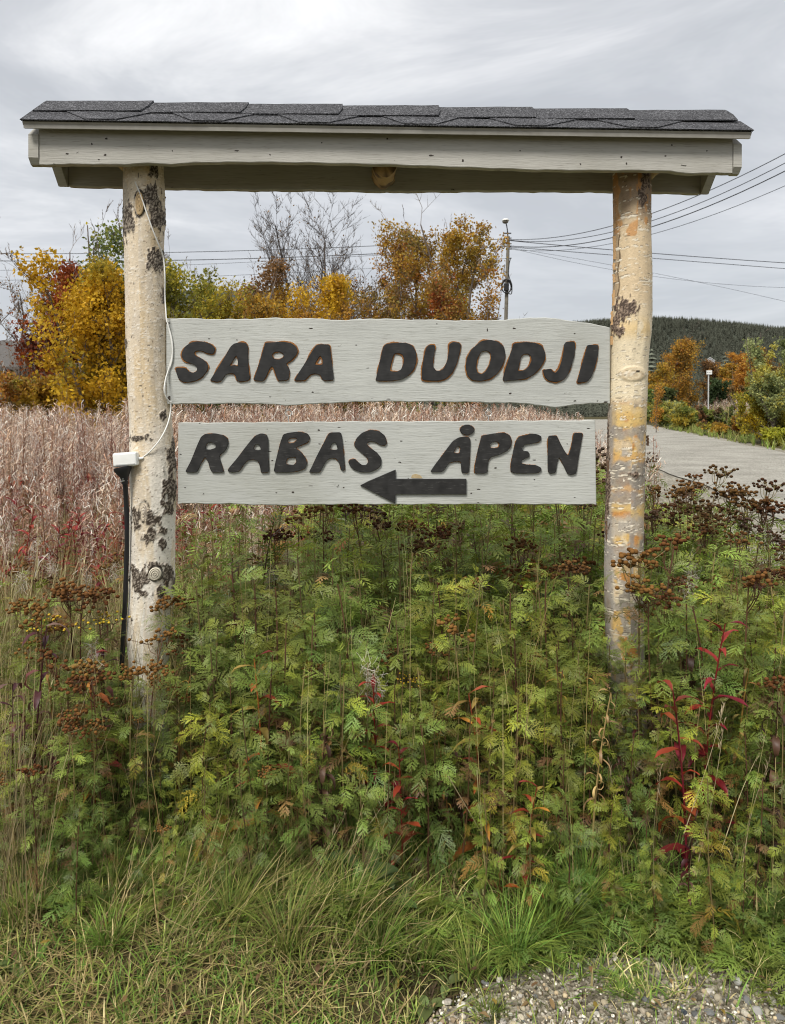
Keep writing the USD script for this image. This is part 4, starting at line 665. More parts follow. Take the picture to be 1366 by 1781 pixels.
# ------------------------------------------------------------------ houses, pole, wires, small sign
def house(name, label, c, w, d, h, rh, rot, wallc, roofc, over=.35, win=(), trimc=(.7, .7, .68)):
    t = thing(name, label, 'house', c); R = trimesh.transformations.rotation_matrix(rot, [0, 0, 1]); o = np.array(c, float)
    def put(v): v = np.asarray(v, float); return v @ R[:3, :3].T + o
    wm = simple(f'{name}_wall_paint', wallc, .8, (2.5, tuple(np.array(wallc) * .85))); rm = simple(f'{name}_roof', roofc, .85, (6, tuple(np.array(roofc) * .7))); tm = simple(f'{name}_trim', trimc, .7)
    pf = Polygon([(-w / 2, -.3), (w / 2, -.3), (w / 2, h), (0, h + rh), (-w / 2, h)]); m = trimesh.creation.extrude_polygon(pf, d, engine='earcut'); v = np.array(m.vertices); obj('wall', (put(np.stack([v[:, 0], v[:, 2] - d / 2, v[:, 1]], 1)), m.faces), wm, t)
    sl = rh / (w / 2)
    for s in (-1, 1):
        pr = Polygon([(0, h + rh + .02), (s * (w / 2 + over), h - sl * over + .02), (s * (w / 2 + over), h - sl * over + .17), (0, h + rh + .17)]); m = trimesh.creation.extrude_polygon(pr.buffer(0), d + 2 * over, engine='earcut'); v = np.array(m.vertices); obj('roof', (put(np.stack([v[:, 0], v[:, 2] - d / 2 - over, v[:, 1]], 1)), m.faces), rm, t)
        for e in (-1, 1):
            pr = Polygon([(0, h + rh - .1), (s * (w / 2 + over), h - sl * over - .1), (s * (w / 2 + over), h - sl * over + .19), (0, h + rh + .19)]); m = trimesh.creation.extrude_polygon(pr.buffer(0), .06, engine='earcut'); v = np.array(m.vertices); obj('barge_board', (put(np.stack([v[:, 0], v[:, 2] + e * (d / 2 + over + .035) - .03, v[:, 1]], 1)), m.faces), tm, t)
    gm = simple(f'{name}_glass', (.03, .035, .04), .1)
    for (x, z, ww, hh) in win:
        f = obj('window', trimesh.Trimesh(put(box((x - ww / 2 - .08, -d / 2 - .05, z - hh / 2 - .08), (x + ww / 2 + .08, -d / 2 + .02, z + hh / 2 + .08)).vertices), box((0, 0, 0), (1, 1, 1)).faces, process=False), tm, t)
        obj('pane', trimesh.Trimesh(put(box((x - ww / 2, -d / 2 - .06, z - hh / 2), (x + ww / 2, -d / 2 - .045, z + hh / 2)).vertices), box((0, 0, 0), (1, 1, 1)).faces, process=False), gm, f)
hx = (1240 - CX) / F * 520; hb = float(hz(np.array(hx), np.array(520.))); hp = EYE + (HY - 621) / F * 520; house('white_house', 'white gabled house far off on the wooded slope above the orange birches', (hx, 524, hb), 5.4, 7, hp - hb - 2.2, 2.1, -.39, (.52, .53, .54), (.25, .25, .26), .4, [(0, hp - hb - 2.0, .9, 1.0)])
house('dark_roofed_house', 'house with dark green roof hidden behind the yellow green willow', ((300 - CX) / F * 32, 35.5, 0), 7.5, 7.4, 3.6, 3.0, math.pi / 2 + .05, (.20, .24, .14), (.055, .065, .055), .4, [(0, 4.0, .8, .9)], trimc=(.24, .30, .18))
house('low_grey_house', 'low grey house with pale eaves behind the bare birches at far left', ((-10 - CX) / F * 40, 44, 0), 9, 13, 3.5, 1.6, math.pi / 2, (.13, .10, .08), (.12, .11, .10), .5, [(2, 2, 1, 1.1)], trimc=(.66, .66, .64))
PY = 35.0; pb = WP(878, 720, PY); pt = WP(884.5, 411, PY); pole = thing('lamp_pole', 'grey wooden power pole with street lamp and coiled cable', 'pole', (pb[0], PY, 0))
v, f = tube(np.linspace([pb[0] - .1, PY, -.2], pt, 12), np.linspace(.105, .072, 12), 12); obj('post', (v, f), poleM, pole, True)
lt = WP(880.5, 386, PY); v, f = tube([pt - [0, 0, .3], WP(883, 400, PY), lt], [.028, .026, .024], 8); obj('lamp_arm', (v, f), cableM, pole, True)
lm = trimesh.creation.icosphere(3, 1.0); lm.vertices = lm.vertices * [.16, .2, .09]; lm = lm.slice_plane([0, 0, -.02], [0, 0, 1], cap=True); lm.apply_translation(lt + [-.02, 0, .07]); lh = obj('lamp_head', lm, lampM, pole, 40)
lm = trimesh.creation.icosphere(2, 1.0); lm.vertices = lm.vertices * [.13, .15, .07]; lm.apply_translation(lt + [-.03, 0, .0]); obj('lamp_bowl', lm, simple('lamp_bowl', (.16, .14, .11), .4), lh, True)
cb = WP(880.5, 500, PY); m = MB()
for k in range(3):
    t = np.linspace(0, 2 * np.pi, 26); v, f = tube(np.stack([cb[0] + (.20 + .02 * k) * np.sin(t), PY - .13 - .02 * k + 0 * t, cb[2] + .02 * k + (.27 + .02 * k) * np.cos(t)], 1), .024, 5); m.add(v, f)
v, f = tube(spline([pt + [.09, -.05, -1.0], [pt[0] + .02, PY - .1, cb[2] + 1.0], [cb[0] + .1, PY - .13, cb[2] + .55], [cb[0] + .24, PY - .13, cb[2] + .1], [cb[0] + .22, PY - .13, cb[2] - .3], [cb[0] + .05, PY - .13, cb[2] - .25]], 30), .022, 5); m.add(v, f)
obj('cable_coil', m.get()[0], rubberM, pole, True); obj('junction_box', rbox((.22, .16, .34), .03, None, cb + [0, -.13, 0]), rubberM, pole)
for k, y in enumerate((414, 424, 428, 433, 449)):
    q = WP(884, y, PY); v, f = tube([q + [-.1, 0, 0], q + [.16, -.03, 0]], .022, 6); obj('insulator', (v, f), rubberM, pole)
v, f = tube([WP(884, 408, PY) + [-.16, -.02, .06], WP(884, 408, PY) + [.14, -.02, .06]], .03, 6); obj('cross_bar', (v, f), cableM, pole)
def wire(y0, pts, B, label, rad=.012, xoff=0.):
    """A hanging wire from the pole at photo height y0, in the vertical plane towards B (plan), through the photo points."""
    A = WP(884 + xoff, y0, PY); A2, B2 = A[:2], np.array(B, float); d = B2 - A2; s, z = [0.], [A[2]]
    for (x, y) in pts:
        u = (x - CX) / F; t = (u * A2[1] - A2[0]) / (d[0] - u * d[1]); Yp = A2[1] + t * d[1]; s.append(t); z.append(EYE + (HY - y) / F * Yp)
    cf = np.polyfit(s, z, min(2, len(s) - 1), w=[20] + [1] * (len(s) - 1)); t = np.linspace(0, 1, 48); P = np.stack([A2[0] + t * d[0], A2[1] + t * d[1], np.polyval(cf, t)], 1); P[0] = A
    v, f = tube(P, rad, 4, False); tag(obj('overhead_wire', (v, f), cableM, None, True), label, 'wire')
Bl, Bf, Br = (-27., 37.), (16.5, 8.0), (40., 43.)
wire(415, [(0, 441), (450, 435)], Bl, 'uppermost overhead wire running left from the light pole', .014); wire(428, [(0, 453.5), (450, 449)], Bl, 'thick second overhead wire left of the light pole', .017)
wire(428, [(0, 470), (450, 455)], Bl, 'third overhead wire left of the light pole, sagging just below the thick one', .008); wire(449, [(0, 487), (620, 468)], Bl, 'lowest thin overhead wire running left from the light pole', .008)
wire(416, [(1000, 412), (1131, 367), (1366, 269)], Bf, 'uppermost of the wires rising to the upper right corner', .013); wire(417, [(1000, 417), (1131, 383), (1366, 284)], Bf, 'second of the wires rising to the right edge', .012)
wire(427, [(1000, 427), (1131, 393), (1366, 298)], Bf, 'thick third wire rising to the right edge', .016); wire(433, [(1000, 433), (1131, 408), (1366, 323)], Bf, 'lowest of the wires rising to the right edge', .009)
wire(418, [(1060, 434), (1366, 457)], Br, 'upper of the wires falling slightly to the right of the pole', .016); wire(429, [(1060, 443), (1366, 467)], Br, 'second of the wires falling slightly to the right of the pole', .014)
wire(430, [(1060, 468), (1366, 500)], Br, 'thin third wire dropping to the right of the pole', .007); wire(430, [(1060, 460), (1366, 524)], Br, 'lowest thin wire dropping to the right of the pole', .007)
v, f = tube([WP(877.5, 460, PY) + [0, -.1, 0], WP(866, 556, PY - .5), WP(858, 640, PY - 1), [WP(852, 715, PY - 1.5)[0], PY - 1.5, 0]], .012, 5); tag(obj('guy_wire', (v, f), cableM, None, True), 'thin stay wire slanting down left of the light pole', 'wire')
SYY = 45.; q = WP(1233.5, 648, SYY); sg = thing('road_sign', 'small white name sign with dark lettering on a pale post past the road', 'sign', (q[0], SYY, -.05))
v, f = tube([[q[0] - .04, SYY, -.1], [q[0] - .02, SYY, q[2] - .05]], .038, 8); obj('post', (v, f), simple('galvanised_post', (.46, .46, .44), .5), sg, True)
obj('sign_plate', rbox((.32, .03, .235), .008, None, q + [0, -.055, .01]), plasticM, sg)
m = MB(); rq = np.random.default_rng(8)
for k in range(6):
    for _ in range(3):
        bx = box((0, 0, 0), (rq.uniform(.008, .026), .003, rq.uniform(.012, .05))); bx.apply_translation(q + [-.115 + .04 * k + rq.uniform(-.004, .006), -.0735, -.022 + rq.uniform(0, .02)]); m.add(bx.vertices, bx.faces)
obj('lettering', m.get()[0], rubberM, sg)
# ------------------------------------------------------------------ low plants: shared shapes
stage.CreateClassPrim('/World/Kinds')
def kind(name):
    path = numbered('/World/Kinds', name); UsdGeom.Xform.Define(stage, path); OFF[path] = np.zeros(3); return stage.GetPrimAtPath(path)
def bend(v, a0, k):
    """Curves a leaf that lies along +x: it leaves at angle a0 and bends down by k over its (unit) length."""
    x, y, z = v.T; th = a0 - k * x; k = k if abs(k) > 1e-3 else 1e-3
    return np.stack([(np.sin(a0) - np.sin(th)) / k * 1.0 - z * np.sin(th), y, (np.cos(th) - np.cos(a0)) / k + z * np.cos(th)], 1)
def rotz(v, a): c, s = math.cos(a), math.sin(a); return np.stack([v[:, 0] * c - v[:, 1] * s, v[:, 0] * s + v[:, 1] * c, v[:, 2]], 1)
def tansy_leaf(r, fine=True, fat=1.0):
    """A tansy leaf of unit length: a thin midrib with about ten pairs of deeply toothed leaflets."""
    V, Fc, n = [[0, -.010, 0], [0, .010, 0], [1, .004, 0], [1, -.004, 0]], [[0, 3, 2], [0, 2, 1]], 4
    np_ = (8 if fat > .8 else 9) if fine else (6 if fat > .8 else 7)
    for i in range(np_ + 1):
        t = .16 + .80 * i / np_; ln = .30 * math.sin(math.pi * (.16 + .74 * t)) ** .8 * r.uniform(.85, 1.12) * (1 if i < np_ else .8)
        for sg in ((1, -1) if i < np_ else (0,)):
            an = (sg * math.radians(58 - 24 * t + r.uniform(-13, 13))); d = np.array([math.cos(an), math.sin(an)]); q = np.array([-d[1], d[0]]); b = np.array([t + r.uniform(-.012, .012), 0]); lift = r.uniform(-.25, .30)
            def P(s, w): xy = b + d * s * ln + q * w * ln; return [xy[0], xy[1], lift * s * ln]
            if not fine:
                V += [P(0, .0), P(.42, .19 * fat), P(1, 0), P(.48, -.19 * fat)]; Fc += [[n, n + 3, n + 2], [n, n + 2, n + 1]]; n += 4; continue
            V += [P(0, .045 * fat), P(0, -.045 * fat), P(.98, .016), P(.98, -.016)]; Fc += [[n, n + 1, n + 3], [n, n + 3, n + 2]]; n += 4
            for j in range(4):
                s0 = .10 + .22 * j; w = .24 * (.55 + .45 * fat) * (1 - .55 * abs(j - 1.2) / 2.5) * r.uniform(.7, 1.2)
                for e in (1, -1):
                    V += [P(s0, e * .028), P(s0 + .14, e * .024), P(s0 + .29, e * w)]; Fc += [[n, n + 1, n + 2] if e > 0 else [n + 1, n, n + 2]]; n += 3
    return np.array(V, float), np.array(Fc, int)
def lance(r, wid=.16, n=6, wave=.03):
    """A narrow pointed leaf of unit length with a folded midrib."""
    t = np.linspace(0, 1, n); w = wid * np.sin(np.pi * np.clip(t * .96 + .03, 0, 1)) ** .8 * (1 - .25 * t); V = np.concatenate([np.stack([t, w, .35 * w + wave * np.sin(t * 9 + r.uniform(0, 6))], 1), np.stack([t, 0 * t, 0 * t], 1), np.stack([t, -w, .35 * w + wave * np.sin(t * 8 + r.uniform(0, 6))], 1)])
    i = np.arange(n - 1); q = np.concatenate([np.stack([i + n, i + n + 1, i + 1, i], 1), np.stack([i + 2 * n, i + 2 * n + 1, i + n + 1, i + n], 1)]); return V, tri(q)
ICO = trimesh.creation.icosphere(1, 1.0)
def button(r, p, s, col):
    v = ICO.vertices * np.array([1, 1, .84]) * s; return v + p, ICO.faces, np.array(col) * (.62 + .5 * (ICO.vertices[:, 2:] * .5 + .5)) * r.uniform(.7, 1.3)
def tansy(seed, name, H, flower, fine=True, nleaf=17, leaf=.115, lo=.25, tint=(1, 1, 1), parts=True, hcol=(.13, .055, .016)):
    r = np.random.default_rng(seed); K_ = kind(name); la, lb = r.uniform(0, 6.28), r.uniform(.02, .13)
    cur = lambda t: np.array([math.cos(la) * lb * max(t, 0) ** 1.6 * H + .008 * math.sin(5 * t + la), math.sin(la) * lb * max(t, 0) ** 1.6 * H + .008 * math.cos(4 * t), t * H])
    st = np.array([cur(t) for t in np.linspace(-.08, 1, 14)]); sc = np.array([.16, .12, .05]) * r.uniform(.7, 1.2) if r.uniform() < .55 else np.array([.085, .040, .022])
    v, f = tube(st, np.linspace(.0034, .0016, 14), 5, False); obj('stem', (v, f), stemM, K_, True, np.linspace(.75, 1.25, 14).repeat(5)[:, None] * sc, local=True)
    LV = MB(); fat = r.uniform(.45, .85); leaf = leaf * r.uniform(.8, 1.15); az = r.uniform(0, 6.28); top = .90 if flower else 1.0
    for i in range(nleaf):
        t = lo + (top - lo) * (i / (nleaf - 1)) ** .9; az += 2.4 + r.uniform(-.35, .35); x = (t - lo) / (1 - lo)
        ln = leaf * r.uniform(.55, 1.25) * (.62 + .65 * math.sin(math.pi * (.15 + .75 * x))) * (.75 if x > .9 else 1)
        v, f = tansy_leaf(r, fine, fat); ro = r.normal(0, .45); v = np.stack([v[:, 0], v[:, 1] * math.cos(ro) - v[:, 2] * math.sin(ro) + r.normal(0, .16) * v[:, 0] ** 2, v[:, 1] * math.sin(ro) + v[:, 2] * math.cos(ro)], 1); v = bend(v, math.radians(r.uniform(12, 45) + 34 * x), r.uniform(1.3, 2.9) * (1.1 - .35 * x)) * ln
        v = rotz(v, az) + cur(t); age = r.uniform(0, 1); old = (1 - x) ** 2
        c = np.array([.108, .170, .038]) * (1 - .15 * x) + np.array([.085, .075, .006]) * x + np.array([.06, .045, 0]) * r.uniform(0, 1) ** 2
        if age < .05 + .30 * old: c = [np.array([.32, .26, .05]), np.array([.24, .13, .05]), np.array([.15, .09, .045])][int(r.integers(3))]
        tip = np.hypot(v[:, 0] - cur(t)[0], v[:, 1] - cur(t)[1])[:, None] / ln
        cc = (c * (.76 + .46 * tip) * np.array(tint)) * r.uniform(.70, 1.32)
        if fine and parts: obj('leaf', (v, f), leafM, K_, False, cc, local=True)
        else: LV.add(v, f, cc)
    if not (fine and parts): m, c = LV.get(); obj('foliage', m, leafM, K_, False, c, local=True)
    if flower:
        B, Sx = MB(), MB(); e = cur(1.0)
        for k in range(int(r.integers(5, 9)) if hcol[0] < .4 else 5):
            a, rad = r.uniform(0, 6.28), r.uniform(.008, .05); b0 = cur(r.uniform(.86, .95)); hub = e + [math.cos(a) * rad, math.sin(a) * rad, r.uniform(-.012, .022) - rad * .35]
            v, f = tube(spline([b0, b0 * .45 + hub * .55 + [math.cos(a) * .008, math.sin(a) * .008, -.006], hub], 5), .0011, 4, False); Sx.add(v, f, sc * 1.1)
            for _ in range(int(r.integers(4, 8))):
                pp = hub + [r.normal(0, .017), r.normal(0, .017), r.uniform(.002, .022)]; v, f = tube([hub, pp], .0008, 3, False); Sx.add(v, f, sc); v, f, c = button(r, pp, r.uniform(.0048, .0070) * (.98 if hcol[0] < .4 else .62), hcol); B.add(v, f, c)
        m, c = Sx.get(); obj('flower_stalks', m, stemM, K_, False, c, local=True); m, c = B.get(); obj('flower_heads', m, headM, K_, True, c, local=True)
    return str(K_.GetPath())
HB, HG, HY_ = (.055, .026, .011), (.135, .060, .018), (.42, .27, .03)
near_leaf = [tansy(100 + i, 'leafy_tansy', .50, False, True, 30, .094, .15, tn) for i, tn in enumerate([(1, 1, 1), (1.15, 1.05, .9), (.85, .95, 1.0), (1.2, 1.12, .85)])] + [tansy(120 + i, 'leafy_tansy', .46, False, True, 28, .094, .15, (1.4, 1.2, .85)) for i in range(2)]
near_fl = [tansy(110 + i, 'tansy', .58, True, True, 22, .088, .16, hcol=HG) for i in range(4)]
mid_leaf = [tansy(130 + i, 'far_leafy_tansy', .62, False, False, 26, .092, .28, tn, parts=False) for i, tn in enumerate([(1, 1.05, 1), (1.15, 1.15, .95), (.82, .95, .95), (1.25, 1.2, .85), (1.0, 1.1, .95)])] + [tansy(160, 'far_leafy_tansy', .6, False, False, 24, .092, .28, (1.6, 1.4, .8), parts=False)]
mid_fl = [tansy(140 + i, 'far_tansy', .68, True, False, 22, .085, .28, (1.1, 1.1, .95), parts=False, hcol=HB if i % 2 else (.10, .045, .016)) for i in range(5)]
yel_fl = [tansy(150 + i, 'yellow_tansy', .5, True, True, 16, .09, .22, hcol=HY_) for i in range(2)]
# ------------------------------------------------------------------ the tansy stand
rt = np.random.default_rng(77)
def poisson(fn, spacing, u0, u1, y0, y1):
    out = []; g = {}; n = int((u1 - u0) * (y1 ** 2 - y0 ** 2) / 2 / spacing ** 2 * 9.0); ys = np.sqrt(rt.uniform(y0 ** 2, y1 ** 2, n)); us = rt.uniform(u0, u1, n); kp = rt.uniform(0, 1, n)
    for u, y, k in zip(us, ys, kp):
        if k > fn(u, y): continue
        x = u * y; ci, cj = int(x // spacing), int(y // spacing)
        if any((x - a) ** 2 + (y - b) ** 2 < spacing ** 2 for i in (-1, 0, 1) for j in (-1, 0, 1) for a, b in g.get((ci + i, cj + j), ())): continue
        g.setdefault((ci, cj), []).append((x, y)); out.append((x, y))
    return out
def front(u): return 1.57 + .05 * math.sin(9 * u + 1) + .03 * math.sin(23 * u) + (.02 if u > .3 else 0) - (.06 if u < -.28 else 0)
def dens(u, y):
    if y < front(u): return 0
    if u < -.53: return 0
    if u < -.27: return (1. if u > -.47 else .5) if y < 2.0 else (.06 if y < 2.6 else 0)
    if u < -.10: return .8 if y < 2.2 else (.12 if y < 3.2 else 0)
    return 1.
def offpost(x, y): return all(math.hypot(x - a, y - b) > .075 for a, b in ((-.655, 2.075), (.622, 2.125)))
P1 = [p for p in poisson(dens, .066, -.54, .58, 1.5, 2.65) if offpost(*p)]
P2 = poisson(lambda u, y: dens(u, y) * (1 if u > -.1 else .5) * (0 if u * y > road_c(y)[0] - 1.6 else 1), .105, -.3, .62, 2.65, 5.2)
allp = sorted(P1 + P2, key=lambda p: p[1]); stuff = {'l': [], 'f': []}; cnt = 0
for i, (x, y) in enumerate(allp):
    u = x / y; near = y < 2.15; fl = rt.uniform() < (.30 if u < -.27 else (.06 if y < 2.15 else .26 if u < .33 else .40)); z = float(gz(x, y))
    top = float(np.interp(y, [1.5, 1.62, 1.8, 2.0, 2.7, 5], [.20, .27, .39, .51, .67, .68])) if u > -.27 else float(np.interp(y, [1.55, 1.8, 2.0], [.24, .34, .44]))
    base_h = .48 if near and not fl else (.58 if near else (.62 if not fl else .68)); s = top / (.48 if near else .62) * rt.uniform(.82, 1.14)
    if u > .33 and y > 2.2: s *= float(np.interp(y, [2.2, 3.2], [.97, .82]))
    if (abs(u + .315) < .06 and y < 2.05) or (abs(u - .300) < .04 and y < 2.1): s *= .66
    if near: ref = (near_fl if fl else near_leaf); 
    else: ref = (mid_fl if fl else mid_leaf)
    k = int(rt.integers(0, len(ref))); 
    if near and not fl: k = k if (k < 4 or rt.uniform() < (.5 if u > .2 else .18)) else k % 4
    if cnt < 300:
        side = ('around the left birch post' if u < -.27 else 'around the right birch post' if u > .33 else 'between the two birch posts') if y < 2.65 else 'behind the sign'
        what = 'tansy plant with brown flower heads' if fl else 'leafy green tansy plant without flower heads'
        thing('tansy_plant', f'{what} {side}', 'plant', (x, y, z), rt.uniform(0, 360), s, f'{"flowering" if fl else "leafy"} tansy {side}', ref=ref[k]); cnt += 1
    else: stuff['f' if fl else 'l'].append((x, y, z, k, s))
def pmerge(path):
    m = MB()
    for ch in stage.GetPrimAtPath(path).GetAllChildren():
        g = UsdGeom.Mesh(ch); m.add(np.array(g.GetPointsAttr().Get()), np.array(g.GetFaceVertexIndicesAttr().Get()).reshape(-1, 3), np.array(UsdGeom.PrimvarsAPI(g).GetPrimvar('Cd').Get()))
    (v, f), c = m.get(); return ((v, f), leafM, False, c)
nl = len(mid_leaf); A = np.array([(x, y, z, k + (nl if key == 'f' else 0), s) for key in 'lf' for (x, y, z, k, s) in stuff[key]])
scatter('tansy_stand', [pmerge(p) for p in mid_leaf + mid_fl], A[:, :3], A[:, 3].astype(int), (A[:, 0] * 7919 + A[:, 1] * 104729) % 360, A[:, 4], 'far part of the tansy stand, a mass of green leaves and brown heads', 'plants')
for k, (x, py, Y, lab) in enumerate([(48, 1085, 1.95, 'tansy with a few yellow flowers at the left picture edge'), (185, 1075, 2.0, 'tansy with yellow flowers just left of the black cord'), (338, 1095, 2.2, 'tansy with small yellow flowers right of the left birch post'), (708, 1180, 1.92, 'tansy with two yellow flower heads in the middle of the stand')]):
    p = WP(x, py, Y); z = float(gz(p[0], Y)); thing('yellow_tansy', lab, 'plant', (p[0], Y, z), 40 * k, (p[2] - z) / .5, ref=yel_fl[k % 2])
# the tall brown headed plants of the left foreground
for k, (x, py, Y) in enumerate([(130, 1030, 2.0), (170, 1045, 1.98), (120, 1150, 1.72), (150, 1165, 1.70), (185, 1180, 1.68), (225, 1170, 1.72), (250, 1115, 1.86), (265, 1165, 1.8), (105, 1255, 1.60), (130, 1265, 1.58), (70, 1330, 1.52), (300, 1050, 2.02), (330, 1040, 2.2), (395, 1040, 2.4), (430, 1100, 2.1), (465, 1345, 1.62), (525, 1350, 1.64), (545, 1160, 1.95),
        (780, 1020, 2.15), (925, 990, 2.3), (990, 985, 2.35), (900, 1005, 2.3), (940, 1140, 1.95), (1115, 975, 1.98), (1130, 1020, 1.95), (1145, 1050, 1.95), (680, 1150, 1.95), (760, 1130, 2.0)]):
    p = WP(x, py, Y); z = float(gz(p[0], Y)); w = 'between the posts' if 305 < x < 1050 else ('beside the left birch post' if x < 305 else 'beside the right birch post')
    thing('brown_headed_tansy', f'tall tansy with a dense cluster of rusty brown flower heads {w}', 'plant', (p[0], Y, z), 57 * k, (p[2] - z) / .58, f'tall brown headed tansy {w}', ref=near_fl[k % 4])
# dark heads against the road at right
for k, (x, py, Y) in enumerate([(1140, 858, 3.2), (1132, 905, 3.0), (1200, 850, 3.3), (1212, 826, 3.3), (1215, 838, 3.4), (1185, 862, 3.2), (1225, 855, 3.1), (1275, 855, 3.0), (1295, 850, 3.1), (1310, 868, 2.9), (1330, 880, 2.9), (1352, 858, 2.8), (1340, 885, 2.8), (1260, 880, 3.0), (1170, 890, 3.0), (1230, 905, 2.9)]):
    p = WP(x, py, Y); z = float(gz(p[0], Y)); thing('dark_headed_tansy', 'tall tansy with dark brown heads standing up against the road', 'plant', (p[0], Y, z), 71 * k, (p[2] - z) / .68, 'dark headed tansy against the road', ref=mid_fl[k % 5])
# basal rosettes of tansy leaves in front
def rosette(seed, n, ln, tint):
    r = np.random.default_rng(seed); K_ = kind('rosette')
    for i in range(n):
        v, f = tansy_leaf(r, True); v = bend(v, math.radians(r.uniform(25, 70)), r.uniform(.8, 1.8)) * ln * r.uniform(.7, 1.15); v = rotz(v, 2.4 * i + r.uniform(-.3, .3)); obj('leaf', (v, f), leafM, K_, False, np.array([.125, .18, .042]) * tint * r.uniform(.75, 1.3), local=True)
    return str(K_.GetPath())
ros = [rosette(200 + i, 7, .115, np.array(t)) for i, t in enumerate([(1, 1, 1), (1.25, 1.15, .9), (1.3, 1.15, .8)])]
for k, (x, y, Y, s) in enumerate([(1130, 1640, 1.60, 1.0), (1190, 1640, 1.62, .9), (1262, 1600, 1.62, 1.4), (1320, 1590, 1.64, 1.6), (1345, 1670, 1.53, 1.5), (1040, 1560, 1.68, 1.3), (1010, 1570, 1.66, 1.1), (1300, 1680, 1.53, 1.1), (1360, 1720, 1.47, 1.1), (1100, 1600, 1.64, 1.2), (1180, 1590, 1.65, 1.2), (1240, 1640, 1.58, 1.1), (1345, 1600, 1.62, 1.4), (1220, 1660, 1.56, .6), (720, 1620, 1.62, .8), (660, 1500, 1.74, .9), (360, 1500, 1.72, 1.0), (255, 1480, 1.72, 1.2), (130, 1470, 1.70, 1.0), (820, 1480, 1.76, 1.0), (530, 1640, 1.56, .6), (1000, 1700, 1.53, .5), (1090, 1710, 1.51, .5), (350, 1460, 1.75, 1.1), (600, 1470, 1.78, .9)] + [(rt.uniform(60, 1330), rt.uniform(1500, 1650), rt.uniform(1.56, 1.66), rt.uniform(.6, 1.15)) for _ in range(62)]):
    X = (x - CX) / F * Y; thing('tansy_rosette', 'low rosette of feathery green leaves at the edge of the verge', 'plant', (X, Y, float(gz(X, Y)) - .005), 83 * k, s, 'low feathery rosettes along the verge', ref=ros[k % 3])
# ------------------------------------------------------------------ red, brown and dry single plants
def fireweed(seed, name, H, n, ln, cols, droop=1.2, wid=.13, lo=.12, top=1.0):
    r = np.random.default_rng(seed); K_ = kind(name); la = r.uniform(0, 6.28); cols = np.array(cols)
    cur = lambda t: np.array([math.cos(la) * .10 * t * t * H, math.sin(la) * .10 * t * t * H, t * H]); v, f = tube(np.array([cur(t) for t in np.linspace(-.05, 1, 10)]), np.linspace(.003, .0014, 10), 5, False); obj('stem', (v, f), stemM, K_, True, cols[0] * .6, local=True); az = 0
    for i in range(n):
        t = lo + (top - lo) * i / (n - 1); az += 2.4 + r.uniform(-.4, .4); v, f = lance(r, wid * r.uniform(.8, 1.2)); v = bend(v, math.radians(r.uniform(5, 40) + 20 * t), droop * r.uniform(.6, 1.5)) * ln * r.uniform(.7, 1.2) * (1.1 - .5 * t)
        v = rotz(v, az) + cur(t); obj('leaf', (v, f), leafM, K_, True, cols[int(r.integers(len(cols)))] * r.uniform(.7, 1.3), local=True)
    return str(K_.GetPath())
FR = fireweed(301, 'red_fireweed', .5, 22, .10, [(.22, .014, .018), (.30, .022, .022), (.17, .012, .018)]); FR2 = fireweed(302, 'red_fireweed', .4, 15, .10, [(.24, .018, .018), (.30, .05, .02), (.18, .03, .02)]); FO = fireweed(303, 'orange_fireweed', .36, 20, .085, [(.33, .07, .02), (.40, .16, .03), (.26, .04, .025), (.25, .17, .04)])
FP = fireweed(304, 'purple_fireweed', .5, 20, .095, [(.07, .016, .018), (.10, .025, .024), (.15, .08, .06), (.05, .012, .014)], 2.4); FB = fireweed(305, 'withered_plant', .35, 22, .085, [(.10, .05, .028), (.15, .08, .045), (.07, .035, .02)], 3.2, .12); FT = fireweed(306, 'dry_tan_plant', .42, 26, .06, [(.42, .28, .12), (.34, .21, .09)], 3.0, .07, .4); FS = fireweed(307, 'small_red_plant', .13, 16, .07, [(.36, .03, .015), (.45, .08, .02), (.30, .05, .02)], 1.2, .12, .05); FY = fireweed(308, 'yellow_leaved_stem', .35, 20, .045, [(.36, .20, .05), (.28, .14, .04), (.22, .17, .05)], 2.4, .10)
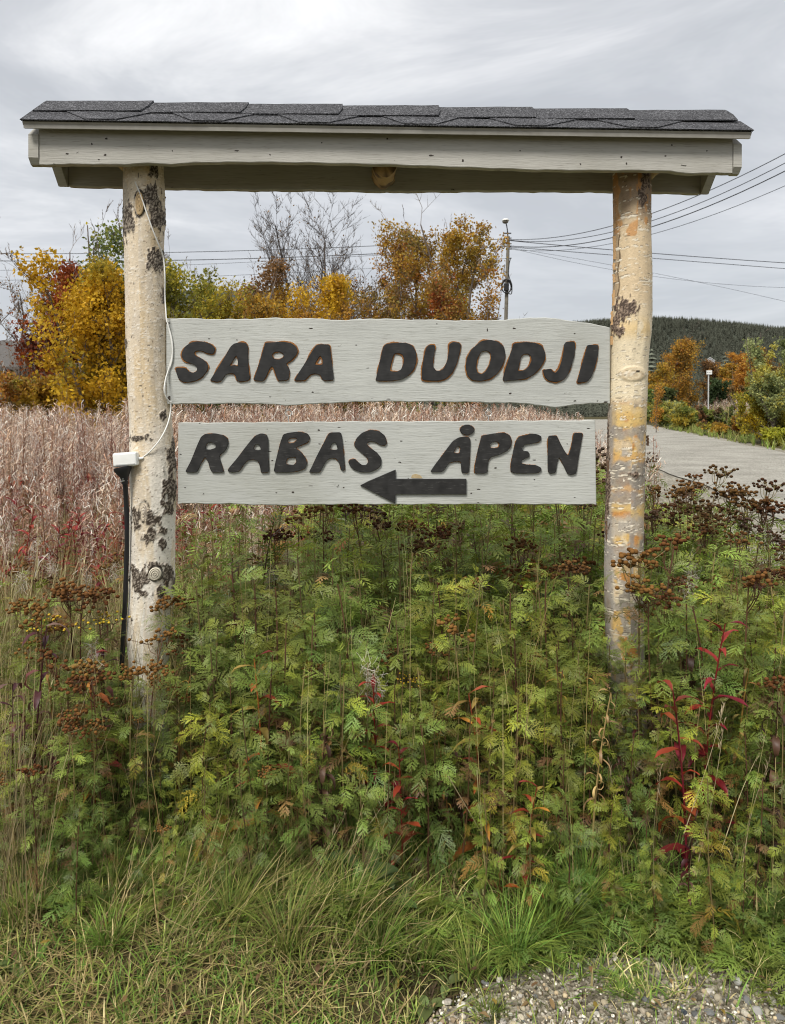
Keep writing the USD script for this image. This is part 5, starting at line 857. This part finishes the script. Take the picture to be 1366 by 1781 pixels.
for ref, nm, lab, x, py, Y in [(FR, 'red_fireweed', 'crimson leaved fireweed standing right of the right birch post', 1222, 1085, 1.80), (FR2, 'red_fireweed', 'dark red fireweed with drooping leaves low by the foot of the right post', 1195, 1195, 1.72), (FR2, 'red_fireweed', 'dark red fireweed in the dim middle of the stand', 700, 1290, 1.70), (FR, 'red_fireweed', 'reddish fireweed with white seed fluff in the middle of the stand', 655, 1180, 1.80),
        (FO, 'orange_fireweed', 'orange and crimson leaved fireweed standing over the bright grass tuft', 912, 1365, 1.66), (FP, 'purple_fireweed', 'dark purple withered fireweed at the left picture edge', 55, 1100, 1.70), (FP, 'purple_fireweed', 'purplish brown fireweed low at the left picture edge', 22, 1180, 1.72), (FB, 'withered_plant', 'brown withered plant with curled leaves left of the dark gap', 560, 1330, 1.66), (FB, 'withered_plant', 'brown shrivelled plant between the left post and the middle', 590, 1400, 1.68), (FB, 'withered_plant', 'rusty withered leaves in the left half of the stand', 482, 1165, 1.9),
        (FT, 'dry_tan_plant', 'tan dried plant with drooping leaves left of the right birch post', 1030, 1200, 1.74), (FS, 'small_red_plant', 'small fiery red plant on the verge above the gravel', 1145, 1590, 1.62), (FS, 'small_red_plant', 'tiny orange red plant at the edge of the gravel under the grass tuft', 1035, 1690, 1.55), (FY, 'yellow_leaved_stem', 'thin stem with yellow orange leaves left of the orange fireweed', 868, 1455, 1.68)]:
    p = WP(x, py, Y); z = float(gz(p[0], Y)); h0 = {FR: .5, FR2: .4, FO: .36, FP: .5, FB: .35, FT: .42, FS: .13, FY: .35}[ref]; thing(nm, lab, 'plant', (p[0], Y, z), (x * 37) % 360, (p[2] - z) / h0, ref=ref)
for k in range(26):
    u = rt.uniform(-.45, .5); Y = rt.uniform(1.66, 2.0); ref, h0, w = [(FB, .35, 'brown'), (FB, .35, 'brown'), (FY, .35, 'yellowing'), (FP, .5, 'purplish'), (FO, .36, 'reddish')][int(rt.integers(5))]; z = float(gz(u * Y, Y))
    thing('withering_plant', f'small {w} withering plant half hidden among the tansy leaves', 'plant', (u * Y, Y, z), rt.uniform(0, 360), rt.uniform(.22, .42) / h0, f'{w} withering plants in the stand', ref=ref)
for k, (x, py, Y) in enumerate([(262, 905, 4.6), (240, 890, 5.2), (180, 905, 5.0), (140, 895, 5.4), (355, 885, 4.4), (372, 880, 4.2), (395, 905, 4.0), (345, 915, 4.2), (330, 890, 4.8), (420, 895, 4.6), (310, 905, 5.0), (455, 885, 5.0), (205, 890, 5.6), (95, 900, 5.2), (520, 890, 4.8)] + [(rt.uniform(0, 530), rt.uniform(868, 930), rt.uniform(3.6, 5.2)) for _ in range(64)]):
    Y *= .84; p = WP(x, py, Y); z = float(gz(p[0], Y)); thing('field_fireweed', 'bright red fireweed in the meadow behind the left half of the sign', 'plant', (p[0], Y, z), 57 * k, (p[2] - z) / .5, 'red fireweed in the meadow', ref=FR if k % 3 else FO)
# ------------------------------------------------------------------ seeded fireweed of the field, grass, straw
def spike(seed, tone):
    r = np.random.default_rng(seed); m = MB(); la = r.uniform(0, 6.28); cur = lambda t: np.array([math.cos(la) * .07 * t * t, math.sin(la) * .07 * t * t, t])
    v, f = tube(np.array([cur(t) for t in np.linspace(0, 1, 6)]), np.linspace(.0042, .0018, 6), 3, False); m.add(v, f, np.array([.30, .16, .10]))
    for i in range(62):
        t = .42 + .58 * i / 61; a = r.uniform(0, 6.28); d = np.array([math.cos(a), math.sin(a), 0]); s = np.array([-d[1], d[0], 0]); ln = .075 * (1.25 - .8 * (t - .4)) * r.uniform(.6, 1.3); k = np.linspace(0, 1, 4); up = r.uniform(.1, .9); cu = r.uniform(.5, 2.4)
        P_ = cur(t) + ln * (d * np.sin(up + cu * k)[:, None] * k[:, None] + np.array([0, 0, 1]) * (np.cos(up + cu * k) * k)[:, None]) + s * (ln * .25 * np.sin(k * r.uniform(2, 6)))[:, None]
        w = .0024; V = np.concatenate([P_ + s * w, P_ - s * w]); j = np.arange(3); m.add(V, tri(np.stack([j, j + 1, j + 5, j + 4], 1)), np.array(tone) * r.uniform(.55, 1.35) if r.uniform() < .8 else np.array([.74, .68, .60]))
    for i in range(34):
        t = r.uniform(.06, .6); v, f = lance(r, .10, 4); v = bend(v, r.uniform(-.3, .6), r.uniform(1.5, 3.5)) * r.uniform(.06, .11); m.add(rotz(v, r.uniform(0, 6.28)) + cur(t), f, np.array([(.28, .075, .05), (.30, .13, .07), (.20, .07, .045), (.38, .06, .04)][int(r.integers(4))]) * r.uniform(.7, 1.2))
    return m.get()
sp = [spike(400 + i, t) for i, t in enumerate([(.50, .35, .26), (.56, .42, .32), (.43, .27, .195), (.60, .48, .38), (.36, .20, .14)])]
rf = np.random.default_rng(500)
def field(n, u0, u1, y0, y1, hlo, hhi, lim=1.9):
    y = np.sqrt(rf.uniform(y0 ** 2, y1 ** 2, n)); u = rf.uniform(u0, u1, n); x = u * y; k = x < road_c(y)[0] - lim; x, y = x[k], y[k]; nn = meshkit.noise(np.stack([x * .8, y * .8, 0 * x], -1), 4); return np.stack([x, y, gz(x, y)], 1), rf.uniform(hlo, hhi, len(x)) * (.85 + .3 * nn)
p1, h1 = field(3000, -.58, .36, 4.6, 9, .62, 1.02); p2, h2 = field(2600, -.6, .40, 9, 16, .74, 1.10); p3, h3 = field(160, -.58, -.12, 2.9, 4.6, .45, .75)
P_ = np.vstack([p1, p2, p3]); H_ = np.concatenate([h1, h2, h3]); N = len(P_)
scatter('seeded_fireweed', [(a, strawM, False, c) for a, c in sp], P_, rf.integers(0, 5, N), rf.uniform(0, 360, N), H_, 'pinkish beige field of seeded fireweed behind the sign', 'plants', tilt=rf.normal(0, .07, N))
u = rf.uniform(.335, .47, 300); y = rf.uniform(46, 64, 300); x = u * y; k = x > road_c(y)[1] + 3.; x, y = x[k], y[k]
scatter('far_fireweed', [(a, strawM, False, c * 1.1) for a, c in sp], np.stack([x, y, 0 * x], 1), rf.integers(0, 5, len(x)), rf.uniform(0, 360, len(x)), rf.uniform(1.5, 2.3, len(x)), 'pale pink strip of seeded fireweed beyond the small white road sign', 'plants')
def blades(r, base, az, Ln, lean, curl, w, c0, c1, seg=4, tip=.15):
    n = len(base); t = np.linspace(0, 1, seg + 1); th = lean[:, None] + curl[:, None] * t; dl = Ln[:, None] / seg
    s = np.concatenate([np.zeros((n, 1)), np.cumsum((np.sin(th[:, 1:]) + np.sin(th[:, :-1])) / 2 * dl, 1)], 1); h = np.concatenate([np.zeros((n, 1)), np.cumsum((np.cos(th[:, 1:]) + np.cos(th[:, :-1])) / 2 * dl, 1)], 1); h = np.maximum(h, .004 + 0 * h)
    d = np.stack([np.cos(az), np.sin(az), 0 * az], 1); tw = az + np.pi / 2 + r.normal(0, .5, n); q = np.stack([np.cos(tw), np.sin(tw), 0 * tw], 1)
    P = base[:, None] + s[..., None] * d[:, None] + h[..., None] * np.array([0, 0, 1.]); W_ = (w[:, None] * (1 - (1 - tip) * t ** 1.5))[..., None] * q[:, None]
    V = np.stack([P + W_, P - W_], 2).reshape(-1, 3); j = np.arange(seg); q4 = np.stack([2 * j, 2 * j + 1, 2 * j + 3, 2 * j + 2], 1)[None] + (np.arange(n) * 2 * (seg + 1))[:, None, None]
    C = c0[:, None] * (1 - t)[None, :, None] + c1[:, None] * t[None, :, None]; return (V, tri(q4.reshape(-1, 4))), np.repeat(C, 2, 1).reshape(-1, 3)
def pick(r, pal, n, lo=.7, hi=1.3): pal = np.array(pal); return pal[r.integers(0, len(pal), n)] * r.uniform(lo, hi, n)[:, None]
GR = [(.13, .21, .036), (.175, .25, .045), (.235, .28, .055), (.11, .18, .036)]; ST = [(.46, .37, .18), (.54, .44, .23), (.36, .27, .13), (.58, .50, .29)]; OL = [(.23, .22, .065), (.29, .26, .09), (.17, .17, .055)]; TH = [(.27, .19, .09), (.34, .26, .12), (.18, .12, .06), (.17, .16, .05)]
def lawn(name, label, n, u0, u1, y0, y1, Lr, lean, curl, w, pal, pal1=None, seg=4, keep=None, seed=0, azm=None, cat='grass', clump=0):
    r = np.random.default_rng(seed); y = np.sqrt(r.uniform(y0 ** 2, y1 ** 2, n)); x = r.uniform(u0, u1, n) * y
    if clump: c = r.integers(0, max(1, n // clump), n); x = x[c] + r.normal(0, .018, n); y = y[c] + r.normal(0, .018, n)
    k = np.ones(n, bool) if keep is None else keep(x, y); x, y = x[k], y[k]; n = len(x); b = np.stack([x, y, gz(x, y) - .004], 1); az = r.uniform(0, 6.28, n) if azm is None else r.normal(azm[0], azm[1], n)
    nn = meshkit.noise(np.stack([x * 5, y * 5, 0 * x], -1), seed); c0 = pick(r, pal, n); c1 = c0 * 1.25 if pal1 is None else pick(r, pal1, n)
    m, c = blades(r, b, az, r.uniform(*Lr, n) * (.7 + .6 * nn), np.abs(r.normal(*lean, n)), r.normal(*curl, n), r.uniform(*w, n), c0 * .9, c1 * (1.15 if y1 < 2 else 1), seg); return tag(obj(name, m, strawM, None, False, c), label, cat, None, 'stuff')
offg = lambda x, y: (x < .06) | (y > 1.47 + .05 * np.sin(9 * x) + .03 * np.sin(23 * x) + .04 * meshkit.noise(np.stack([x * 14, y * 14, 0 * x], -1), 2))
lawn('verge_grass', 'short green grass along the front verge', 15000, -.56, .56, 1.22, 1.85, (.025, .075), (.35, .3), (.9, .5), (.0009, .0024), GR + GR + OL + ST[:2], seed=1, keep=lambda x, y: offg(x, y) | (meshkit.noise(np.stack([x * 900, y * 900, 0 * x], -1), 3) > .80), clump=14)
lawn('trampled_grass', 'flattened brown and straw coloured grass lying on the verge', 4600, -.56, .12, 1.25, 1.72, (.05, .18), (1.3, .2), (.15, .5), (.0006, .0016), TH + TH + TH + ST[:1] + OL, seed=2, keep=lambda x, y: offg(x, y) & (meshkit.noise(np.stack([x * 4, y * 4, 0 * x], -1), 6) > .28))
lawn('leaning_grass', 'long yellow green grass leaning to the right in front of the stand', 420, -.40, .0, 1.42, 1.62, (.10, .24), (.75, .25), (.45, .35), (.0009, .0016), OL + GR[1:3] + ST[:1], seed=3, azm=(.35, .6), seg=5)
lawn('straw', 'tall dry straw standing at the left picture edge', 520, -.56, -.45, 1.46, 2.0, (.20, .46), (.14, .12), (.2, .2), (.0007, .0012), ST + OL, ST, seed=4, seg=5)
lawn('undergrowth_grass', 'dark green grass under the tansy stand', 3000, -.46, .58, 1.66, 2.6, (.06, .16), (.25, .2), (.8, .5), (.0010, .0018), GR + OL[:1], seed=5)
lawn('stand_straw', 'thin dry stalks standing among the tansy', 1700, -.5, .58, 1.66, 3.4, (.26, .60), (.09, .10), (.08, .2), (.0007, .0013), [(.26, .18, .08), (.38, .29, .14), (.16, .09, .05), (.46, .37, .19)], seed=6, seg=3)
lawn('meadow_grass', 'pale yellow green meadow grass behind the left birch post', 20000, -.60, -.08, 2.05, 5.4, (.28, .55), (.15, .15), (.5, .4), (.0012, .0024), OL + GR[2:3] + ST[:2], OL + ST, seed=7, clump=16)
lawn('back_meadow_grass', 'straw and olive grass between the tansy and the road', 9000, .18, .62, 3.0, 8.0, (.15, .34), (.2, .2), (.5, .4), (.0015, .003), OL + ST[:3], seed=8, clump=20, keep=lambda x, y: x < road_c(y)[0] - 1.15)
lawn('field_grass', 'olive and red brown grass at the foot of the fireweed field', 14000, -.6, .4, 4.4, 10, (.25, .5), (.2, .2), (.5, .4), (.003, .006), OL + [(.34, .10, .05), (.36, .16, .07), (.30, .22, .10), (.40, .08, .05)], seed=9, clump=14, keep=lambda x, y: x < road_c(y)[0] - 1.6)
def far_keep(x, y): return (x > road_c(y)[1] + .05) & (x < road_c(y)[1] + 2.4 + .05 * y)
lawn('far_verge_grass', 'yellow green grass verge along the far side of the road', 22000, .3, .62, 17, 60, (.15, .5), (.2, .2), (.5, .4), (.008, .016), GR[1:3] + OL, seed=10, clump=10, keep=far_keep)
lawn('far_field_growth', 'tall olive and straw growth beyond the road', 15000, .28, .66, 26, 90, (.7, 1.5), (.15, .12), (.3, .3), (.014, .03), OL + GR[:2] + ST[:2] + [(.25, .15, .08)], seed=12, clump=14, keep=lambda x, y: x > road_c(y)[1] + 1.4)
# single bright tufts of grass, and long loose straws
def tuft(seed, n, h, pal):
    r = np.random.default_rng(seed); K_ = kind('tuft'); a = r.uniform(0, 6.28, n); q = .03 * np.sqrt(r.uniform(0, 1, n)); b = np.stack([q * np.cos(a), q * np.sin(a), 0 * a - .004], 1)
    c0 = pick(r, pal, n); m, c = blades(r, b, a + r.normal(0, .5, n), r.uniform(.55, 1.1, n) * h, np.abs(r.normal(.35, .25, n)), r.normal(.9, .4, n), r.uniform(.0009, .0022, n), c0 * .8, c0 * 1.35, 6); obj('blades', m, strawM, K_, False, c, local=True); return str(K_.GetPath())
tf = [tuft(600, 190, .19, [(.12, .21, .035), (.17, .26, .045), (.22, .27, .05)]), tuft(601, 140, .16, [(.14, .21, .035), (.22, .25, .055), (.27, .26, .08)]), tuft(602, 150, .12, [(.13, .21, .035), (.18, .24, .045)])]
for k, (x, y, Y, s, i, lab) in enumerate([(955, 1650, 1.60, 1.0, 0, 'bright green tuft of fine grass at the centre right of the verge'), (895, 1680, 1.56, .95, 0, 'green grass tuft left of the brightest tuft'), (1010, 1600, 1.68, 1.0, 0, 'green grass tuft behind the brightest tuft'), (820, 1700, 1.52, .8, 1, 'yellow green tuft at the left end of the gravel'), (735, 1690, 1.54, .9, 1, 'yellow green tuft in the middle of the verge'), (500, 1740, 1.46, 1.0, 1, 'light green spreading tuft at the bottom left of centre'),
        (400, 1700, 1.52, 1.0, 1, 'olive tuft among the flattened grass'), (600, 1690, 1.54, .9, 0, 'green tuft in front of the leaning grass'), (190, 1740, 1.47, .9, 2, 'short green tuft at the bottom left'), (850, 1760, 1.41, .55, 2, 'tiny grass tuft growing out of the gravel, left one'), (1080, 1730, 1.46, .5, 2, 'tiny grass tuft growing out of the gravel, right one'), (30, 1700, 1.52, .9, 1, 'olive tuft at the lower left corner'), (655, 1710, 1.50, .8, 0, 'small green tuft right of the flattened grass')]):
    X = (x - CX) / F * Y; thing('grass_tuft', lab, 'grass tuft', (X, Y, float(gz(X, Y))), 47 * k, s * .84, ref=tf[i])
rw = np.random.default_rng(31)
for k, (x0, y0, x1, y1, Y) in enumerate([(415, 1720, 600, 1420, 1.55), (470, 1690, 690, 1370, 1.58), (520, 1580, 560, 1400, 1.66), (515, 1580, 720, 1390, 1.6), (530, 1600, 610, 1345, 1.62), (90, 1625, 330, 1745, 1.5), (215, 1730, 300, 1600, 1.52), (780, 1350, 905, 1590, 1.60), (830, 1340, 850, 1540, 1.64), (1190, 1450, 1260, 1230, 1.62), (1215, 1500, 1260, 1260, 1.64), (1140, 1580, 1150, 1340, 1.66), (1255, 1480, 1330, 1290, 1.64), (1290, 1520, 1340, 1320, 1.62), (1085, 1520, 1060, 1330, 1.68), (105, 1280, 150, 960, 1.9), (230, 1260, 345, 1000, 1.95), (60, 1500, 90, 1180, 1.7), (700, 1560, 620, 1330, 1.66)]):
    a, b = WP(x0, y0, Y), WP(x1, y1, Y + .12); mid = (a + b) / 2 + [rw.uniform(-.01, .01), 0, rw.uniform(.0, .02)]; m = MB(); v, f = tube(spline([a, mid, b], 12), np.linspace(.0010, .0004, 12), 4, False); m.add(v, f, (.52, .44, .25)); d = (b - a) / np.linalg.norm(b - a)
    for q in np.linspace(.8, 1, 9):
        e = a + (b - a) * q + [0, 0, .002]; v, f = lance(rw, .09, 4); v = rotz(bend(v, 1.25, .5) * .017, rw.uniform(0, 6.28)); m.add(v + e, f, (.50, .41, .25))
    mm_, cc_ = m.get(); tag(obj('dry_stalk', mm_, strawM, None, False, cc_), 'long pale dry grass stalk leaning in front of the dark plants', 'stalk', 'long pale dry stalks')
# broad leaves on the verge
def broad(seed, n, ln, col):
    r = np.random.default_rng(seed); K_ = kind('broad_leaf_plant')
    for i in range(n):
        v, f = lance(r, .30, 9, .03); v = bend(v, r.uniform(.3, 1.0), r.uniform(.6, 1.4)) * ln * r.uniform(.7, 1.1); obj('leaf', (rotz(v, i * 2.1 + r.uniform(0, .5)), f), leafM, K_, True, np.array(col) * r.uniform(.8, 1.2), local=True)
    return str(K_.GetPath())
bl = [broad(700, 4, .10, (.10, .15, .05)), broad(701, 3, .07, (.15, .19, .06)), broad(702, 3, .09, (.13, .16, .07))]
for k, (x, y, Y, s, i, lab) in enumerate([(615, 1620, 1.60, 1.1, 0, 'broad leaved green dock left of the middle of the verge'), (868, 1640, 1.60, 1., 2, 'pale broad leaf in front of the bright tuft'), (790, 1620, 1.64, .9, 2, 'pale broad leaved weed right of the middle'), (640, 1600, 1.66, 1., 0, 'second green dock plant just behind the first'), (745, 1760, 1.43, .7, 1, 'small yellow green weed left of the gravel'), (15, 1640, 1.58, .8, 1, 'yellowish weed at the lower left edge'), (780, 1720, 1.49, .6, 1, 'tiny light green weed at the edge of the gravel'), (690, 1610, 1.62, .8, 0, 'low green broad leaved weed in the centre of the verge'), (590, 1580, 1.68, .7, 1, 'small pale weed behind the docks'), (20, 1760, 1.43, .6, 1, 'light weed in the bottom left corner')]):
    X = (x - CX) / F * Y; thing('broad_leaf_weed', lab, 'plant', (X, Y, float(gz(X, Y))), 61 * k, s, ref=bl[i])
# tufts of white seed fluff
ru = np.random.default_rng(41)
for k, (x, y, Y) in enumerate([(640, 1175, 1.78), (655, 1200, 1.8), (160, 1150, 1.75), (500, 965, 2.6), (510, 975, 2.6), (1200, 990, 2.5), (1205, 1010, 2.4), (1325, 985, 2.6), (60, 960, 2.8), (90, 985, 2.6), (200, 1000, 2.5), (40, 1010, 2.4), (470, 1010, 2.4), (1195, 1040, 2.3), (440, 965, 3.), (150, 1010, 2.5), (20, 940, 3.)]):
    m = MB(); p = WP(x, y, Y); n = 90
    for _ in range(n):
        d = ru.normal(0, 1, 3); d /= np.linalg.norm(d); s = np.cross(d, ru.normal(0, 1, 3)); s /= np.linalg.norm(s); q = p + ru.normal(0, .008, 3) * [1, 1, 2.6]; ln = ru.uniform(.008, .022); t = np.linspace(0, 1, 4); P_ = q + d * ln * t[:, None] + s * (ln * .9 * t * t)[:, None]; w = np.cross(d, s) * .0004; V = np.concatenate([P_ + w, P_ - w]); j = np.arange(3); m.add(V, tri(np.stack([j, j + 1, j + 5, j + 4], 1)), np.array([.62, .56, .48]) * ru.uniform(.6, 1.2))
    v, f = tube([[p[0], Y, float(gz(p[0], Y))], p + [0, 0, .03]], .0013, 4, False); m.add(v, f, (.25, .17, .10)); mm_, cc_ = m.get(); tag(obj('seed_fluff', mm_, strawM, None, False, cc_), 'spent fireweed stalk tipped with whitish seed fluff', 'stalk', 'stalks with white fluff')
# ------------------------------------------------------------------ gravel
def stone(seed, sub=1):
    r = np.random.default_rng(seed); m = trimesh.creation.icosphere(sub, 1.0); v = np.array(m.vertices); 
    for _ in range(7): n = r.normal(0, 1, 3); n /= np.linalg.norm(n); c = r.uniform(.55, .9); dd = v @ n - c; v = v - np.maximum(dd, 0)[:, None] * n
    return v * r.uniform(.7, 1.15, 3) * [1, 1, .75], np.array(m.faces)
GC = [(.46, .40, .30), (.38, .32, .22), (.56, .51, .42), (.30, .26, .19), (.13, .13, .125), (.46, .36, .23), (.42, .38, .31), (.64, .60, .51), (.32, .25, .16)]
sp_ = [((stone(800 + i)), stoneM, False, np.array(c)) for i, c in enumerate(GC)]
rg = np.random.default_rng(61); n = 24000; x = rg.uniform(.0, 1.0, n); y = rg.uniform(1.0, 1.60, n); import shapely
k = shapely.contains_xy(gp.buffer(.01), x, y); den = meshkit.noise(np.stack([x * 7, y * 7, 0 * x], -1), 15); edge = (1.52 - y) / .16; k &= rg.uniform(0, 1, n) < np.clip(.10 + .75 * np.clip(edge, 0, 1) * (.2 + 1.1 * den), 0, 1); x, y = x[k], y[k]; n = len(x); sz = np.exp(rg.normal(math.log(.0027), .5, n)); sz = np.minimum(sz, .010)
scatter('gravel', sp_, np.stack([x, y, gz(x, y) + .008 + sz * .15], 1), rg.integers(0, len(GC), n), rg.uniform(0, 360, n), sz, 'loose pale gravel stones at the bottom right', 'gravel', tilt=rg.uniform(-.5, .5, n))
for k, (px_, py_, s, c, lab) in enumerate([(780, 1755, .011, (.66, .60, .50), 'roundish pale pebble at the left end of the gravel'), (955, 1697, .010, (.58, .55, .48), 'grey pebble near the top edge of the gravel'), (1008, 1690, .008, (.62, .60, .54), 'small white stone below the bright grass tuft'), (1283, 1717, .013, (.66, .64, .58), 'large white angular stone in the gravel at right'), (1318, 1770, .014, (.64, .62, .57), 'white stone at the bottom right edge'), (869, 1715, .012, (.50, .46, .40), 'flat grey stone at the left of the gravel'), (1190, 1772, .009, (.10, .115, .14), 'dark bluish stone at the bottom of the gravel'), (1240, 1683, .009, (.68, .66, .60), 'white stone at the top right edge of the gravel'), (1335, 1740, .010, (.50, .38, .34), 'pinkish stone at the right edge of the gravel')]):
    Y = 1.1 * F / (py_ - HY); Y = (1.1 - float(gz((px_ - CX) / F * Y, Y))) * F / (py_ - HY); X = (px_ - CX) / F * Y; v, f = stone(900 + k, 2); c = np.array(c) * .72; t = tag(obj('pebble', (v * s * .72 + [X, Y, float(gz(X, Y)) + .012], f), stoneM, None, False, np.array(c)), lab, 'stone')
rq = np.random.default_rng(71)
lawn('moss_and_debris', 'dark moss and dead bits between the gravel stones', 9000, .0, .6, 1.34, 1.56, (.008, .03), (.9, .4), (.6, .5), (.0012, .003), [(.05, .055, .018), (.09, .08, .03), (.07, .045, .025), (.11, .12, .03)], seed=14, seg=2, cat='moss')
rl2 = np.random.default_rng(91); m = MB()
for k in range(150):
    Y = rl2.uniform(1.30, 1.62); X = rl2.uniform(-.5, .55) * Y; v, f = lance(rl2, .24, 5, .06); v = rotz(bend(v, rl2.uniform(-.1, .3), rl2.uniform(.2, .9)) * rl2.uniform(.008, .022), rl2.uniform(0, 6.28)); m.add(v + [X, Y, float(gz(X, Y)) + rl2.uniform(.006, .03)], f, np.array([(.22, .13, .06), (.30, .20, .09), (.14, .08, .045), (.38, .27, .06)][int(rl2.integers(4))]) * rl2.uniform(.7, 1.2))
mm_, cc_ = m.get(); tag(obj('leaf_litter', mm_, strawM, None, True, cc_), 'small fallen brown and yellow leaves strewn over verge and gravel', 'leaf litter', None, 'stuff')
